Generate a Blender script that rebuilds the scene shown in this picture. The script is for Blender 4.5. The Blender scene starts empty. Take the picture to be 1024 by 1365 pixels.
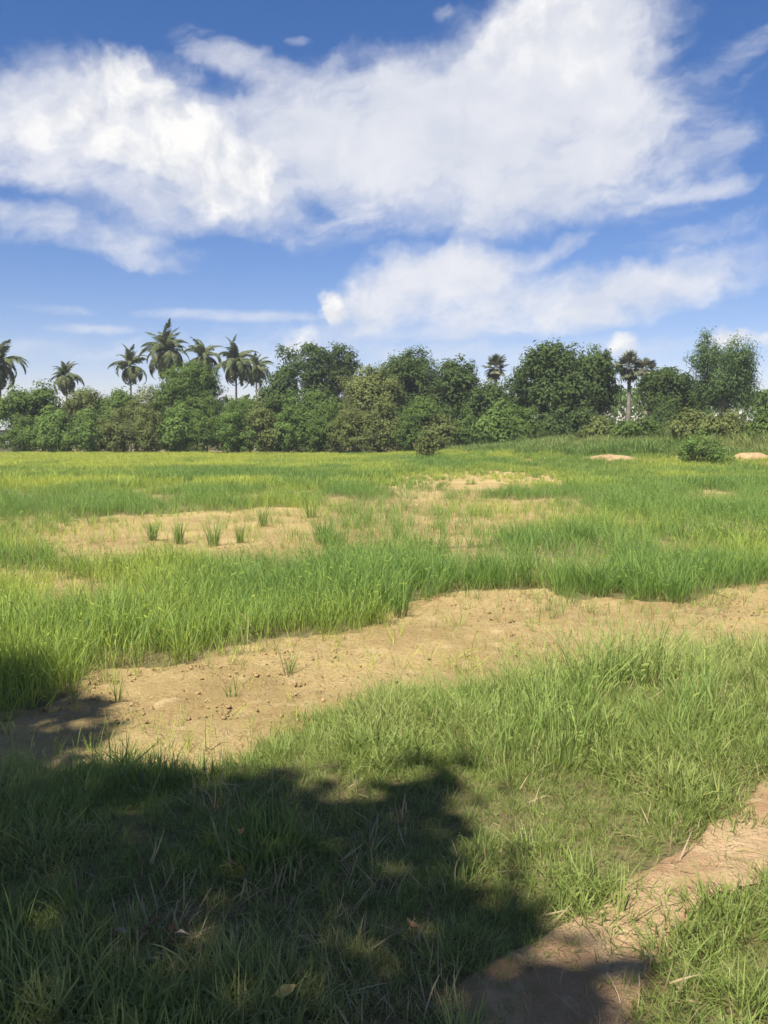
import bpy, math, random
import numpy as np

RNG = np.random.default_rng(11)
random.seed(11)
R = math.radians

# ------------------------------------------------------------------ camera
SC = bpy.context.scene
COL = SC.collection
F_PX, CX, CY, HORIZON = 1136.0, 512.0, 682.5, 585.0      # measured on the 1024x1365 photograph
PITCH = math.atan((CY - HORIZON) / F_PX)
EYE = 1.6
cam_d = bpy.data.cameras.new('camera')
cam = bpy.data.objects.new('camera', cam_d)
COL.objects.link(cam)
cam_d.sensor_fit = 'VERTICAL'
cam_d.sensor_height = 36.0
cam_d.lens = 36.0 * F_PX / 1365.0
cam_d.clip_start = 0.05
cam_d.clip_end = 5000
cam.location = (0, 0, EYE)
cam.rotation_euler = (math.pi / 2 - PITCH, 0, 0)
SC.camera = cam

# ------------------------------------------------------------------ light
SUN_DIR = np.array([-0.28, -0.48, 0.83]); SUN_DIR /= np.linalg.norm(SUN_DIR)   # towards the sun
SUN_EL = math.asin(SUN_DIR[2])
SUN_AZ = math.atan2(SUN_DIR[0], SUN_DIR[1])
sun_d = bpy.data.lights.new('sun', 'SUN')
sun_d.energy = 5.0
sun_d.angle = R(0.53)
sun_d.color = (1.0, 0.95, 0.86)
sun = bpy.data.objects.new('sun', sun_d)
COL.objects.link(sun)
sun.location = (-10, -12, 30)
from mathutils import Vector
sun.rotation_euler = Vector(SUN_DIR).to_track_quat('Z', 'Y').to_euler()
SC.view_settings.view_transform = 'Standard'
SC.view_settings.look = 'None'
SC.view_settings.gamma = 1.0
SC.view_settings.use_curve_mapping = False
SC.view_settings.exposure = 1.0
SC.render.engine = 'CYCLES'
SC.cycles.max_bounces = 6
SC.cycles.diffuse_bounces = 3
SC.cycles.glossy_bounces = 2
SC.cycles.transmission_bounces = 4
SC.cycles.use_denoising = True
SC.cycles.use_adaptive_sampling = True
SC.cycles.adaptive_threshold = 0.02
SC.cycles.filter_width = 1.5
SC.cycles.caustics_reflective = False
SC.cycles.caustics_refractive = False


# ------------------------------------------------------------------ measuring: photograph pixel -> place
def ray(px, py):
    a = (px - CX) / F_PX
    b = (CY - py) / F_PX
    return (a, math.cos(PITCH) + b * math.sin(PITCH), -math.sin(PITCH) + b * math.cos(PITCH))


def on_level(px, py, z=0.0):
    d = ray(px, py)
    t = (z - EYE) / d[2]
    return (d[0] * t, d[1] * t)


def at_depth(px, py, Y):
    d = ray(px, py)
    t = Y / d[1]
    return (d[0] * t, Y, EYE + d[2] * t)


# ------------------------------------------------------------------ node helpers
class NT:
    def __init__(self, tree):
        self.t = tree
        self.t.nodes.clear()

    def n(self, typ, **kw):
        nd = self.t.nodes.new(typ)
        for k, v in kw.items():
            setattr(nd, k, v)
        return nd

    def put(self, sock, v):
        if isinstance(v, bpy.types.NodeSocket):
            self.t.links.new(v, sock)
        elif v is not None:
            sock.default_value = v

    def m(self, op, a, b=None, c=None, clamp=False):
        nd = self.n('ShaderNodeMath', operation=op, use_clamp=clamp)
        self.put(nd.inputs[0], a)
        if b is not None: self.put(nd.inputs[1], b)
        if c is not None: self.put(nd.inputs[2], c)
        return nd.outputs[0]

    def v(self, op, a, b=None, s=None):
        nd = self.n('ShaderNodeVectorMath', operation=op)
        self.put(nd.inputs[0], a)
        if b is not None: self.put(nd.inputs[1], b)
        if s is not None: self.put(nd.inputs['Scale'], s)
        return nd.outputs['Value'] if op in ('LENGTH', 'DOT_PRODUCT') else nd.outputs['Vector']

    def noise(self, vec, scale, detail=4.0, rough=0.55, color=False, dim='3D', dist=0.0):
        nd = self.n('ShaderNodeTexNoise', noise_dimensions=dim)
        self.put(nd.inputs['Vector'], vec)
        nd.inputs['Scale'].default_value = scale
        nd.inputs['Detail'].default_value = detail
        nd.inputs['Roughness'].default_value = rough
        nd.inputs['Distortion'].default_value = dist
        return nd.outputs['Color'] if color else nd.outputs['Fac']

    def ss(self, x, lo, hi, a=0.0, b=1.0):
        nd = self.n('ShaderNodeMapRange', interpolation_type='SMOOTHSTEP')
        self.put(nd.inputs['Value'], x)
        self.put(nd.inputs['From Min'], lo)
        self.put(nd.inputs['From Max'], hi)
        self.put(nd.inputs['To Min'], a)
        self.put(nd.inputs['To Max'], b)
        return nd.outputs['Result']

    def mix(self, f, a, b):
        nd = self.n('ShaderNodeMix', data_type='RGBA')
        self.put(nd.inputs[0], f)
        self.put(nd.inputs[6], a if not isinstance(a, tuple) else (*a, 1))
        self.put(nd.inputs[7], b if not isinstance(b, tuple) else (*b, 1))
        return nd.outputs[2]


# ------------------------------------------------------------------ world: Nishita sky with clouds placed by direction
SKY_STRENGTH = 0.053
world = bpy.data.worlds.new('World')
SC.world = world
world.use_nodes = True
W = NT(world.node_tree)
sky = W.n('ShaderNodeTexSky', sky_type='NISHITA')
sky.sun_disc = False
sky.sun_elevation = SUN_EL
sky.sun_rotation = SUN_AZ
sky.altitude = 0
sky.air_density = 1.0
sky.dust_density = 0.15
sky.ozone_density = 1.4
tc = W.n('ShaderNodeTexCoord')
D = tc.outputs['Generated']
sp = W.n('ShaderNodeSeparateXYZ'); W.put(sp.inputs[0], D)
dx, dy, dz = sp.outputs
az = W.m('ARCTAN2', dx, dy)
hyp = W.m('SQRT', W.m('ADD', W.m('MULTIPLY', dx, dx), W.m('MULTIPLY', dy, dy)))
el = W.m('ARCTAN2', dz, hyp)
cb = W.n('ShaderNodeCombineXYZ')
W.put(cb.inputs[0], W.m('MULTIPLY', az, 10.0))           # 10 units per radian
W.put(cb.inputs[1], W.m('MULTIPLY', el, 10.0))
P0 = cb.outputs[0]
wn1 = W.v('SUBTRACT', W.noise(P0, 1.1, 4, 0.6, color=True), (0.5, 0.5, 0.5))
wn2 = W.v('SUBTRACT', W.noise(P0, 4.2, 4, 0.6, color=True), (0.5, 0.5, 0.5))
Pw = W.v('ADD', W.v('ADD', P0, W.v('MULTIPLY', wn1, (0.85, 0.55, 0))), W.v('MULTIPLY', wn2, (0.17, 0.13, 0)))


def sky_uv(px, py):
    d = ray(px, py)
    return (10 * math.atan2(d[0], d[1]), 10 * math.atan2(d[2], math.hypot(d[0], d[1])))


def blobs(lst, P):
    acc = None
    for (px, py, rx, ry, rot, w) in lst:
        u, v = sky_uv(px, py)
        k = 10.0 / F_PX
        mp = W.n('ShaderNodeMapping', vector_type='TEXTURE')
        W.put(mp.inputs['Vector'], P)
        mp.inputs['Location'].default_value = (u, v, 0)
        mp.inputs['Rotation'].default_value = (0, 0, R(rot))
        mp.inputs['Scale'].default_value = (rx * k, ry * k, 1)
        r2 = W.v('DOT_PRODUCT', mp.outputs[0], mp.outputs[0])
        val = W.m('MULTIPLY_ADD', r2, -w, w)
        if acc is None:
            acc = val
        else:
            acc = W.m('SMOOTH_MAX', acc, val, 0.25)
    return acc


# (px, py, half width, half height, turn in degrees, weight)
CUMULUS = [
    (165, 108, 62, 40, -10, 1.0), (205, 135, 55, 42, -30, 1.0), (110, 160, 90, 34, 10, .75), (250, 185, 75, 50, -35, 1.0),
    (330, 222, 62, 40, -25, .9), (290, 262, 70, 34, 0, .7), (190, 205, 120, 36, -12, .7),
    (441, 412, 22, 26, 10, .8), (400, 462, 32, 34, 0, .55), (480, 400, 40, 30, 20, .35),
    (835, 466, 30, 20, 0, .62), (970, 455, 36, 20, 0, .75), (1004, 454, 28, 15, 0, .6),
    (690, 40, 90, 55, 15, .35), (790, 30, 80, 70, 0, .4),
]
VEIL = [
    (40, 150, 130, 62, 5, .7), (150, 170, 170, 80, 0, .8), (290, 215, 150, 75, -20, .9), (270, 262, 170, 42, 0, .6),
    (70, 298, 160, 26, -6, .42), (175, 332, 80, 15, -12, .36), (420, 180, 160, 84, 8, .9), (540, 180, 160, 98, 12, 1.0),
    (660, 150, 150, 115, 25, 1.1), (750, 75, 150, 105, 10, 1.2), (790, 5, 110, 70, 0, 1.1), (790, 175, 110, 105, 35, .9),
    (690, 245, 200, 64, 5, .7), (570, 250, 150, 36, 5, .5), (870, 80, 34, 90, 0, .3),
    (600, 365, 125, 50, 5, .9), (510, 398, 80, 46, 15, .8), (690, 400, 120, 34, 8, .7), (715, 342, 70, 14, 25, .4),
    (800, 402, 130, 36, 10, .7), (890, 384, 110, 36, 12, .65), (950, 356, 80, 32, 20, .38),
]
THIN = [
    (320, 423, 130, 10, 0, .55), (130, 438, 70, 8, 2, .5), (70, 412, 60, 6, 0, .25), (60, 465, 110, 14, 0, .3),
    (600, 435, 330, 26, 2, .5), (930, 205, 80, 26, 12, .40), (995, 68, 50, 16, 28, .30), (880, 205, 85, 95, 20, .45),
    (930, 258, 80, 14, 8, .5), (940, 310, 80, 18, 10, .25), (232, 42, 26, 9, 20, .26), (390, 52, 20, 6, 0, .28),
    (330, 84, 100, 24, -12, .45), (590, 16, 14, 8, 0, .22), (450, 310, 110, 20, 5, .25), (80, 240, 170, 20, 0, .40),
    (500, 470, 560, 22, 0, .30), (940, 130, 50, 40, 30, .15),
]
mc = blobs(CUMULUS, Pw)
md = blobs(VEIL, Pw)
mt = blobs(THIN, W.v('ADD', P0, W.v('MULTIPLY', wn1, (0.5, 0.16, 0))))
# elsewhere in the sky the same kind of cloud goes on
gen = W.m('MULTIPLY_ADD', W.noise(D, 2.6, 5, 0.58), 3.2, -1.72)
away = W.m('MAXIMUM', W.ss(W.m('ABSOLUTE', az), 0.55, 0.85), W.ss(el, 0.52, 0.72))
gen = W.m('MULTIPLY_ADD', W.m('SUBTRACT', away, 1.0), 3.0, gen)
md = W.m('MAXIMUM', md, gen)
fb = W.noise(Pw, 1.6, 9, 0.55)
rt = W.n('ShaderNodeMapping', vector_type='TEXTURE')
W.put(rt.inputs['Vector'], W.v('ADD', P0, W.v('MULTIPLY', wn1, (0.9, 0.6, 0))))
rt.inputs['Rotation'].default_value = (0, 0, R(13))
streak = W.noise(W.v('MULTIPLY', rt.outputs[0], (0.85, 2.1, 1)), 1.5, 8, 0.58)
nz = W.m('ADD', W.m('MULTIPLY_ADD', fb, 0.9, -0.45), W.m('MULTIPLY_ADD', streak, 0.9, -0.45))
a_v = W.m('MULTIPLY', W.ss(W.m('ADD', md, nz), -0.25, 0.85), 0.93)
mc_n = W.m('ADD', mc, W.m('MULTIPLY_ADD', fb, 1.7, -0.85))
a_c = W.ss(mc_n, 0.0, 0.85)
a_t = W.m('MULTIPLY', W.ss(W.m('ADD', mt, W.m('MULTIPLY_ADD', streak, 1.4, -0.68)), -0.05, 0.75), 0.62)
inv = W.m('MULTIPLY', W.m('MULTIPLY', W.m('SUBTRACT', 1.0, a_v), W.m('SUBTRACT', 1.0, a_c)), W.m('SUBTRACT', 1.0, a_t))
alpha = W.m('SUBTRACT', 1.0, inv)
# relief: thinner towards the sun (up and left) reads lit
sh = W.v('ADD', Pw, (-0.14, 0.17, 0.0))
relief = W.m('SUBTRACT', fb, W.noise(sh, 1.6, 9, 0.55))
low = W.noise(P0, 0.6, 3, 0.5)
tone_c = W.m('MULTIPLY_ADD', relief, 3.4, 0.68, clamp=True)
tone_v = W.m('ADD', W.m('MULTIPLY_ADD', relief, 0.9, 0.55), W.m('ADD', W.m('MULTIPLY_ADD', low, 1.5, -0.75), W.m('MULTIPLY_ADD', streak, 0.5, -0.25)), clamp=True)
ccol = W.mix(a_c, W.mix(tone_v, (0.66, 0.71, 0.83), (1.0, 0.99, 1.01)), W.mix(tone_c, (0.68, 0.71, 0.80), (1.06, 1.05, 1.04)))
bg1 = W.n('ShaderNodeBackground'); bg2 = W.n('ShaderNodeBackground')
hs_ = W.n('ShaderNodeHueSaturation'); hs_.inputs['Saturation'].default_value = 1.32
W.put(hs_.inputs['Color'], sky.outputs[0])
W.put(bg1.inputs[0], W.v('MULTIPLY', hs_.outputs[0], (1.16, 0.98, 1.17))); bg1.inputs[1].default_value = SKY_STRENGTH
W.put(bg2.inputs[0], ccol); bg2.inputs[1].default_value = 0.475
ms = W.n('ShaderNodeMixShader')
W.put(ms.inputs[0], alpha); W.put(ms.inputs[1], bg1.outputs[0]); W.put(ms.inputs[2], bg2.outputs[0])
wo = W.n('ShaderNodeOutputWorld')
W.put(wo.inputs[0], ms.outputs[0])
world.cycles.sampling_method = 'MANUAL'
world.cycles.sample_map_resolution = 512


# ------------------------------------------------------------------ numpy helpers
def vnoise(x, y, seed=0):
    x = np.asarray(x, float); y = np.asarray(y, float)
    xi = np.floor(x).astype(np.int64); yi = np.floor(y).astype(np.int64)
    fx = x - xi; fy = y - yi
    fx = fx * fx * (3 - 2 * fx); fy = fy * fy * (3 - 2 * fy)

    def hsh(i, j):
        h = (i * 374761393 + j * 668265263 + seed * 974711) & 0x7fffffff
        h = ((h ^ (h >> 13)) * 1274126177) & 0x7fffffff
        return ((h ^ (h >> 16)) & 0xffff) / 65535.0
    a = hsh(xi, yi); b = hsh(xi + 1, yi); c = hsh(xi, yi + 1); d = hsh(xi + 1, yi + 1)
    return a + (b - a) * fx + (c - a) * fy + (a - b - c + d) * fx * fy


def fbm(x, y, seed=0, octv=4):
    s = 0.0; a = 0.5; n = 0.0
    for o in range(octv):
        s = s + a * vnoise(x * 2 ** o, y * 2 ** o, seed + 17 * o); n += a; a *= 0.5
    return s / n


def sstep(x, a, b):
    t = np.clip((np.asarray(x, float) - a) / (b - a), 0, 1)
    return t * t * (3 - 2 * t)


def in_poly(x, y, poly):
    x = np.asarray(x, float); y = np.asarray(y, float)
    inside = np.zeros(x.shape, bool)
    n = len(poly)
    for i in range(n):
        x1, y1 = poly[i]; x2, y2 = poly[(i + 1) % n]
        if y1 == y2: continue
        c = ((y1 > y) != (y2 > y)) & (x < (x2 - x1) * (y - y1) / (y2 - y1) + x1)
        inside ^= c
    return inside


# ------------------------------------------------------------------ lie of the land
FIELD_Z = -0.20
# foot of the camera's grassy bank, where the bare field starts
EDGE = np.array([on_level(px, py, -0.1) for px, py in
                 [(-400, 1010), (-200, 1008), (0, 1012), (150, 1018), (250, 1012), (350, 990), (420, 966), (500, 936), (560, 926),
                  (640, 916), (720, 900), (800, 888), (870, 880), (940, 872), (1024, 862), (1250, 838)]])


def edge_y(x):
    return np.interp(x, EDGE[:, 0], EDGE[:, 1])


def land(x, y):
    x = np.asarray(x, float); y = np.asarray(y, float)
    e = y - edge_y(x)
    z = FIELD_Z * sstep(e, -1.1, 0.25)
    far = sstep(y, 14, 40)
    z = z + (fbm(x * 0.9, y * 0.9, 3, 3) - 0.5) * 0.07 * (1 - 0.6 * far)
    z = z + (fbm(x * 4.5, y * 4.5, 5, 3) - 0.5) * 0.035 * (1 - far)
    # low rough bank on the far right
    rise = sstep(x, -2 + 0.0 * y, 16) * sstep(y, 44, 66)
    z = z + rise * (1.1 + 1.3 * sstep(x, 10, 34)) + sstep(y, 60, 85) * 0.25
    return z


def world_poly(pts, z=FIELD_Z):
    return [on_level(px, py, z) for px, py in pts]


BARE = [world_poly(p) for p in [
    # strip between the bank and the first stand of rice
    [(-300, 965), (-100, 965), (20, 958), (95, 935), (115, 895), (200, 890), (280, 890), (340, 874), (400, 855), (470, 842),
     (520, 828), (550, 800), (600, 790), (650, 786), (700, 788), (750, 798), (830, 798), (900, 806), (960, 790), (1024, 780),
     (1200, 768), (1300, 860), (1024, 890), (940, 900), (870, 910), (800, 925), (720, 945), (640, 965), (560, 985),
     (500, 1000), (420, 1030), (350, 1050), (250, 1060), (0, 1060), (-300, 1060)],
    # second strip behind the first stand
    [(80, 706), (110, 692), (200, 686), (300, 681), (380, 676), (430, 682), (440, 706), (430, 736),
     (400, 754), (200, 762), (110, 758), (74, 734)],
    [(590, 640), (640, 637), (690, 641), (690, 656), (610, 660)],
]]
SPARSE = [world_poly(p) for p in [          # thinly grown ground
    [(680, 676), (720, 668), (765, 672), (770, 700), (735, 712), (690, 706)],
    [(420, 676), (520, 664), (640, 668), (770, 664), (800, 686), (770, 706), (690, 716), (640, 726), (560, 730), (480, 732), (440, 726)],
    [(0, 690), (80, 688), (90, 738), (0, 742)],
    [(520, 634), (640, 628), (760, 632), (760, 650), (640, 662), (530, 660)],
]]
FAR_EARTH = [world_poly(p, 0.3) for p in [[(770, 594), (850, 591), (855, 601), (775, 604)], ]]

PATH_L = [(1330, 985), (1150, 1010), (1024, 1045), (960, 1090), (885, 1138), (815, 1190), (780, 1232), (715, 1272), (650, 1310), (610, 1365), (560, 1450)]
PATH_R = [(1330, 1085), (1150, 1105), (1024, 1160), (962, 1178), (925, 1206), (886, 1242), (866, 1288), (842, 1335), (822, 1380), (806, 1430), (780, 1510)]
PL = [on_level(*p) for p in PATH_L] + [(-0.35, 0.9), (-0.9, -1.5)]
PR = [on_level(*p) for p in PATH_R] + [(0.25, 0.7), (-0.25, -1.5)]
PATH_POLY = PL + PR[::-1]


def warp(x, y, amp, sc, seed):
    return (x + (fbm(x * sc, y * sc, seed, 3) - 0.5) * 2 * amp, y + (fbm(x * sc, y * sc, seed + 50, 3) - 0.5) * 2 * amp)


def bare_frac(x, y):
    """0..1: how bare the field soil is (edges fray)"""
    x = np.asarray(x, float); y = np.asarray(y, float)
    k = np.clip(y / 17.0, 0.38, 2.4)
    f = np.zeros(x.shape)
    for sd, am in ((21, 0.6), (25, 1.2), (29, 2.0), (34, 2.9)):
        wx = x + (fbm(x * 1.6, y * 1.1, sd) - 0.5) * am * k
        wy = y + (fbm(x * 1.6, y * 1.1, sd + 2) - 0.5) * am * 1.1 * k
        b = np.zeros(x.shape, bool)
        for p in BARE + FAR_EARTH: b |= in_poly(wx, wy, p)
        t = np.zeros(x.shape, bool)
        for p in SPARSE: t |= in_poly(wx, wy, p)
        f += np.maximum(b, 0.55 * t) / 4.0
    return f * (y > edge_y(x) - 0.9)


def cover(x, y):
    """how thickly the rice stands where the field is sown"""
    t = fbm(x * 0.75, y * 0.45, 33, 4)
    gappy = 0.25 * sstep(y, 10.5, 12) * sstep(x, -2.0, 0.2) * (1 - sstep(x, 3.5, 6.0)) * sstep(y, 8.5, 11) * (1 - sstep(y, 24, 40))     # thin patches right of the middle
    gappy = np.maximum(gappy, 0.40 * sstep(y, 12, 15) * (1 - sstep(y, 26, 40)))
    solid = sstep(x, -1.6, -0.6) * (1 - sstep(x, 5, 7)) * sstep(y, 7.0, 8.5) * (1 - sstep(y, 11, 12.5))
    lo = 0.24 + 0.14 * gappy - 0.11 * solid
    return sstep(t, lo, lo + 0.22)


def bare_at(x, y):
    return bare_frac(x, y) > 0.5


def path_frac(x, y):
    f = np.zeros(np.shape(x))
    for sd, am in ((71, .10), (74, .22), (77, .34), (80, .46)):
        f += in_poly(*warp(np.asarray(x, float), np.asarray(y, float), am, 3.2, sd), PATH_POLY) / 4.0
    return f


def path_at(x, y, amp=0.16):
    wx, wy = warp(np.asarray(x, float), np.asarray(y, float), amp, 3.0, 71)
    return in_poly(wx, wy, PATH_POLY)


# ------------------------------------------------------------------ mesh helpers
def mesh_from(name, verts, faces, attrs=None, smooth=False):
    """verts (n,3), faces list of arrays with equal side counts [(m,k) ...]"""
    me = bpy.data.meshes.new(name)
    verts = np.asarray(verts, np.float32)
    faces = [np.asarray(f, np.int32) for f in faces if len(f)]
    me.vertices.add(len(verts)); me.vertices.foreach_set('co', verts.ravel())
    loops = np.concatenate([f.ravel() for f in faces])
    tot = np.concatenate([np.full(len(f), f.shape[1], np.int32) for f in faces])
    start = np.concatenate([[0], np.cumsum(tot)[:-1]]).astype(np.int32)
    me.loops.add(len(loops)); me.loops.foreach_set('vertex_index', loops)
    me.polygons.add(len(tot)); me.polygons.foreach_set('loop_start', start); me.polygons.foreach_set('loop_total', tot)
    for k, a in (attrs or {}).items():
        at = me.attributes.new(k, 'FLOAT', 'POINT'); at.data.foreach_set('value', np.asarray(a, np.float32))
    me.update(calc_edges=True)
    me.validate()
    if smooth: me.polygons.foreach_set('use_smooth', np.ones(len(tot), bool))
    return me


def link(name, me, mat=None, parent=None, loc=(0, 0, 0), rot=(0, 0, 0), scale=(1, 1, 1)):
    o = bpy.data.objects.new(name, me)
    if me is not None and mat is not None and len(me.materials) == 0: me.materials.append(mat)
    COL.objects.link(o)
    if parent is not None: o.parent = parent
    o.location = loc; o.rotation_euler = rot; o.scale = scale
    return o


def tag(o, label=None, cat=None, group=None, kind=None):
    if label: o['label'] = label
    if cat: o['category'] = cat
    if group: o['group'] = group
    if kind: o['kind'] = kind
    return o


def empty(name, loc, label, cat, group=None, rz=0.0):
    o = bpy.data.objects.new(name, None); COL.objects.link(o)
    o.empty_display_size = 0.3
    o.location = loc; o.rotation_euler = (0, 0, rz)
    return tag(o, label, cat, group)


class MB:
    """collects shapes into one mesh"""
    def __init__(self):
        self.v = []; self.q = []; self.t = []; self.n = 0

    def add(self, verts, quads=(), tris=()):
        verts = np.asarray(verts, float).reshape(-1, 3)
        self.v.append(verts)
        if len(quads): self.q.append(np.asarray(quads, int) + self.n)
        if len(tris): self.t.append(np.asarray(tris, int) + self.n)
        self.n += len(verts)

    def tube(self, pts, radii, sides=7):
        pts = np.asarray(pts, float); n = len(pts)
        radii = np.broadcast_to(np.asarray(radii, float), (n,))
        tang = np.gradient(pts, axis=0); tang /= np.linalg.norm(tang, axis=1)[:, None] + 1e-9
        ref = np.array([0.31, 0.95, 0.05]) if abs(tang[0][2]) > 0.7 else np.array([0, 0, 1.0])
        vs = []
        for p, t, r in zip(pts, tang, radii):
            a = np.cross(t, ref); a /= np.linalg.norm(a) + 1e-9
            b = np.cross(t, a)
            th = np.arange(sides) * 2 * math.pi / sides
            vs.append(p + r * (np.cos(th)[:, None] * a + np.sin(th)[:, None] * b))
        q = []
        for i in range(n - 1):
            for j in range(sides):
                k = (j + 1) % sides
                q.append((i * sides + j, i * sides + k, (i + 1) * sides + k, (i + 1) * sides + j))
        vs.append(pts[-1:] + tang[-1] * radii[-1] * 0.3)
        top = n * sides
        tr = [((n - 1) * sides + j, (n - 1) * sides + (j + 1) % sides, top) for j in range(sides)]
        self.add(np.concatenate(vs), q, tr)

    def box(self, lo, hi):
        x0, y0, z0 = lo; x1, y1, z1 = hi
        self.add([(x0, y0, z0), (x1, y0, z0), (x1, y1, z0), (x0, y1, z0), (x0, y0, z1), (x1, y0, z1), (x1, y1, z1), (x0, y1, z1)],
                 [(0, 3, 2, 1), (4, 5, 6, 7), (0, 1, 5, 4), (1, 2, 6, 5), (2, 3, 7, 6), (3, 0, 4, 7)])

    def mesh(self, name, smooth=False):
        f = []
        if self.q: f.append(np.concatenate(self.q))
        if self.t: f.append(np.concatenate(self.t))
        return mesh_from(name, np.concatenate(self.v), f, smooth=smooth)


# ------------------------------------------------------------------ materials
def new_mat(name):
    m = bpy.data.materials.new(name); m.use_nodes = True
    return m, NT(m.node_tree)


def finish(T, col, rough=0.9, spec=0.2, bump=None, transl=None, tcol=None):
    b = T.n('ShaderNodeBsdfPrincipled')
    T.put(b.inputs['Base Color'], col); T.put(b.inputs['Roughness'], rough)
    b.inputs['Specular IOR Level'].default_value = spec
    if bump is not None:
        T.put(b.inputs['Normal'], bump)
    out = T.n('ShaderNodeOutputMaterial')
    if transl:
        tr = T.n('ShaderNodeBsdfTranslucent')
        T.put(tr.inputs[0], tcol if tcol is not None else col)
        mx = T.n('ShaderNodeMixShader'); mx.inputs[0].default_value = transl
        T.put(mx.inputs[1], b.outputs[0]); T.put(mx.inputs[2], tr.outputs[0])
        T.put(out.inputs[0], mx.outputs[0])
    else:
        T.put(out.inputs[0], b.outputs[0])


def foliage(name, dark, light, dry=None, transl=0.25):
    m, T = new_mat(name)
    a = T.n('ShaderNodeAttribute', attribute_name='tone').outputs['Fac']
    oi = T.n('ShaderNodeObjectInfo').outputs['Random']
    t = T.m('ADD', a, T.m('MULTIPLY_ADD', oi, 0.3, -0.15), clamp=True)
    c = T.mix(t, dark, light)
    if dry:
        c = T.mix(T.ss(a, 0.86, 1.0), c, dry)
    finish(T, c, 0.8, 0.08, transl=transl, tcol=T.mix(0.5, c, T.mix(t, tuple(x * 1.6 for x in dark), tuple(x * 1.5 for x in light))))
    return m


def blade_mat(name, base, mid, tip, yellow, transl=0.33):
    """grass: colour runs from stem foot to tip and drifts from plant to plant"""
    m, T = new_mat(name)
    h = T.n('ShaderNodeAttribute', attribute_name='hgt').outputs['Fac']
    tint = T.n('ShaderNodeAttribute', attribute_name='tint', attribute_type='INSTANCER').outputs['Fac']
    rnd = T.n('ShaderNodeAttribute', attribute_name='tone').outputs['Fac']
    oi = T.n('ShaderNodeObjectInfo').outputs['Random']
    g = T.mix(T.ss(h, 0.0, 0.35), base, mid)
    g = T.mix(T.ss(h, 0.55, 1.0), g, tip)
    k = T.m('ADD', tint, T.m('ADD', T.m('MULTIPLY_ADD', rnd, 0.5, -0.25), T.m('MULTIPLY_ADD', oi, 0.3, -0.15)), clamp=True)
    g = T.mix(k, g, yellow)
    br = T.m('MULTIPLY_ADD', rnd, 0.5, 0.75)
    g = T.v('SCALE', g, s=br)
    finish(T, g, 0.55, 0.3, transl=transl, tcol=g)
    return m


def bark_mat(name, c1, c2, sc=6):
    m, T = new_mat(name)
    co = T.n('ShaderNodeTexCoord').outputs['Object']
    n = T.noise(T.v('MULTIPLY', co, (1, 1, 0.35)), sc, 6, 0.65)
    bp = T.n('ShaderNodeBump'); bp.inputs['Strength'].default_value = 0.6; bp.inputs['Distance'].default_value = 0.05
    T.put(bp.inputs['Height'], n)
    finish(T, T.mix(T.ss(n, 0.3, 0.7), c1, c2), 0.95, 0.1, bump=bp.outputs[0])
    return m


# soil: sand on bare field, olive litter under the grass
GROUND, T = new_mat('field_soil')
co = T.n('ShaderNodeTexCoord').outputs['Object']
bare_a = T.n('ShaderNodeAttribute', attribute_name='bare').outputs['Fac']
n1 = T.noise(co, 0.55, 5, 0.6); n2 = T.noise(co, 5.0, 6, 0.65); n3 = T.noise(co, 26.0, 5, 0.7); n4 = T.noise(co, 110.0, 3, 0.6)
sand = T.mix(T.ss(n1, 0.35, 0.68), (0.315, 0.226, 0.093), (0.44, 0.330, 0.142))
sand = T.mix(T.ss(n2, 0.50, 0.72), sand, (0.47, 0.35, 0.175))
sand = T.mix(T.m('MULTIPLY', T.ss(n3, 0.50, 0.68), 0.75), sand, (0.235, 0.155, 0.068))
sand = T.mix(T.m('MULTIPLY', T.ss(n4, 0.62, 0.8), 0.35), sand, (0.50, 0.40, 0.24))
litter = T.mix(T.ss(n2, 0.35, 0.65), (0.15, 0.115, 0.055), (0.24, 0.19, 0.09))
litter = T.mix(T.m('MULTIPLY', T.ss(n3, 0.45, 0.6), 0.7), litter, (0.11, 0.125, 0.04))
edge_n = T.m('ADD', bare_a, T.m('MULTIPLY_ADD', n3, 0.8, -0.4))
gcol = T.mix(T.ss(edge_n, 0.30, 0.62), litter, sand)
hgt = T.m('ADD', T.m('MULTIPLY', n3, 0.7), T.m('MULTIPLY', n4, 0.3))
bp = T.n('ShaderNodeBump'); bp.inputs['Strength'].default_value = 1.0; bp.inputs['Distance'].default_value = 0.05
T.put(bp.inputs['Height'], hgt)
finish(T, gcol, 0.95, 0.15, bump=bp.outputs[0])

PATHM, T = new_mat('trodden_earth')
co = T.n('ShaderNodeTexCoord').outputs['Object']
n1 = T.noise(co, 1.6, 5, 0.6); n2 = T.noise(co, 9.0, 6, 0.65); n3 = T.noise(co, 60.0, 4, 0.7)
pc = T.mix(T.ss(n1, 0.40, 0.62), (0.33, 0.20, 0.105), (0.46, 0.325, 0.18))
pc = T.mix(T.ss(n2, 0.5, 0.72), pc, (0.47, 0.335, 0.185))
pc = T.mix(T.m('MULTIPLY', T.ss(n3, 0.48, 0.68), 0.7), pc, (0.28, 0.185, 0.09))
bp = T.n('ShaderNodeBump'); bp.inputs['Strength'].default_value = 1.0; bp.inputs['Distance'].default_value = 0.04
T.put(bp.inputs['Height'], T.m('ADD', n2, T.m('MULTIPLY', n3, 0.5)))
finish(T, pc, 0.95, 0.15, bump=bp.outputs[0])

CLOD, T = new_mat('dry_clod')
oi = T.n('ShaderNodeObjectInfo').outputs['Random']
n = T.noise(T.n('ShaderNodeTexCoord').outputs['Object'], 40, 4, 0.6)
finish(T, T.mix(T.m('ADD', T.m('MULTIPLY', oi, 0.6), T.m('MULTIPLY', n, 0.4)), (0.19, 0.125, 0.058), (0.36, 0.255, 0.12)), 0.95, 0.1)

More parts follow.
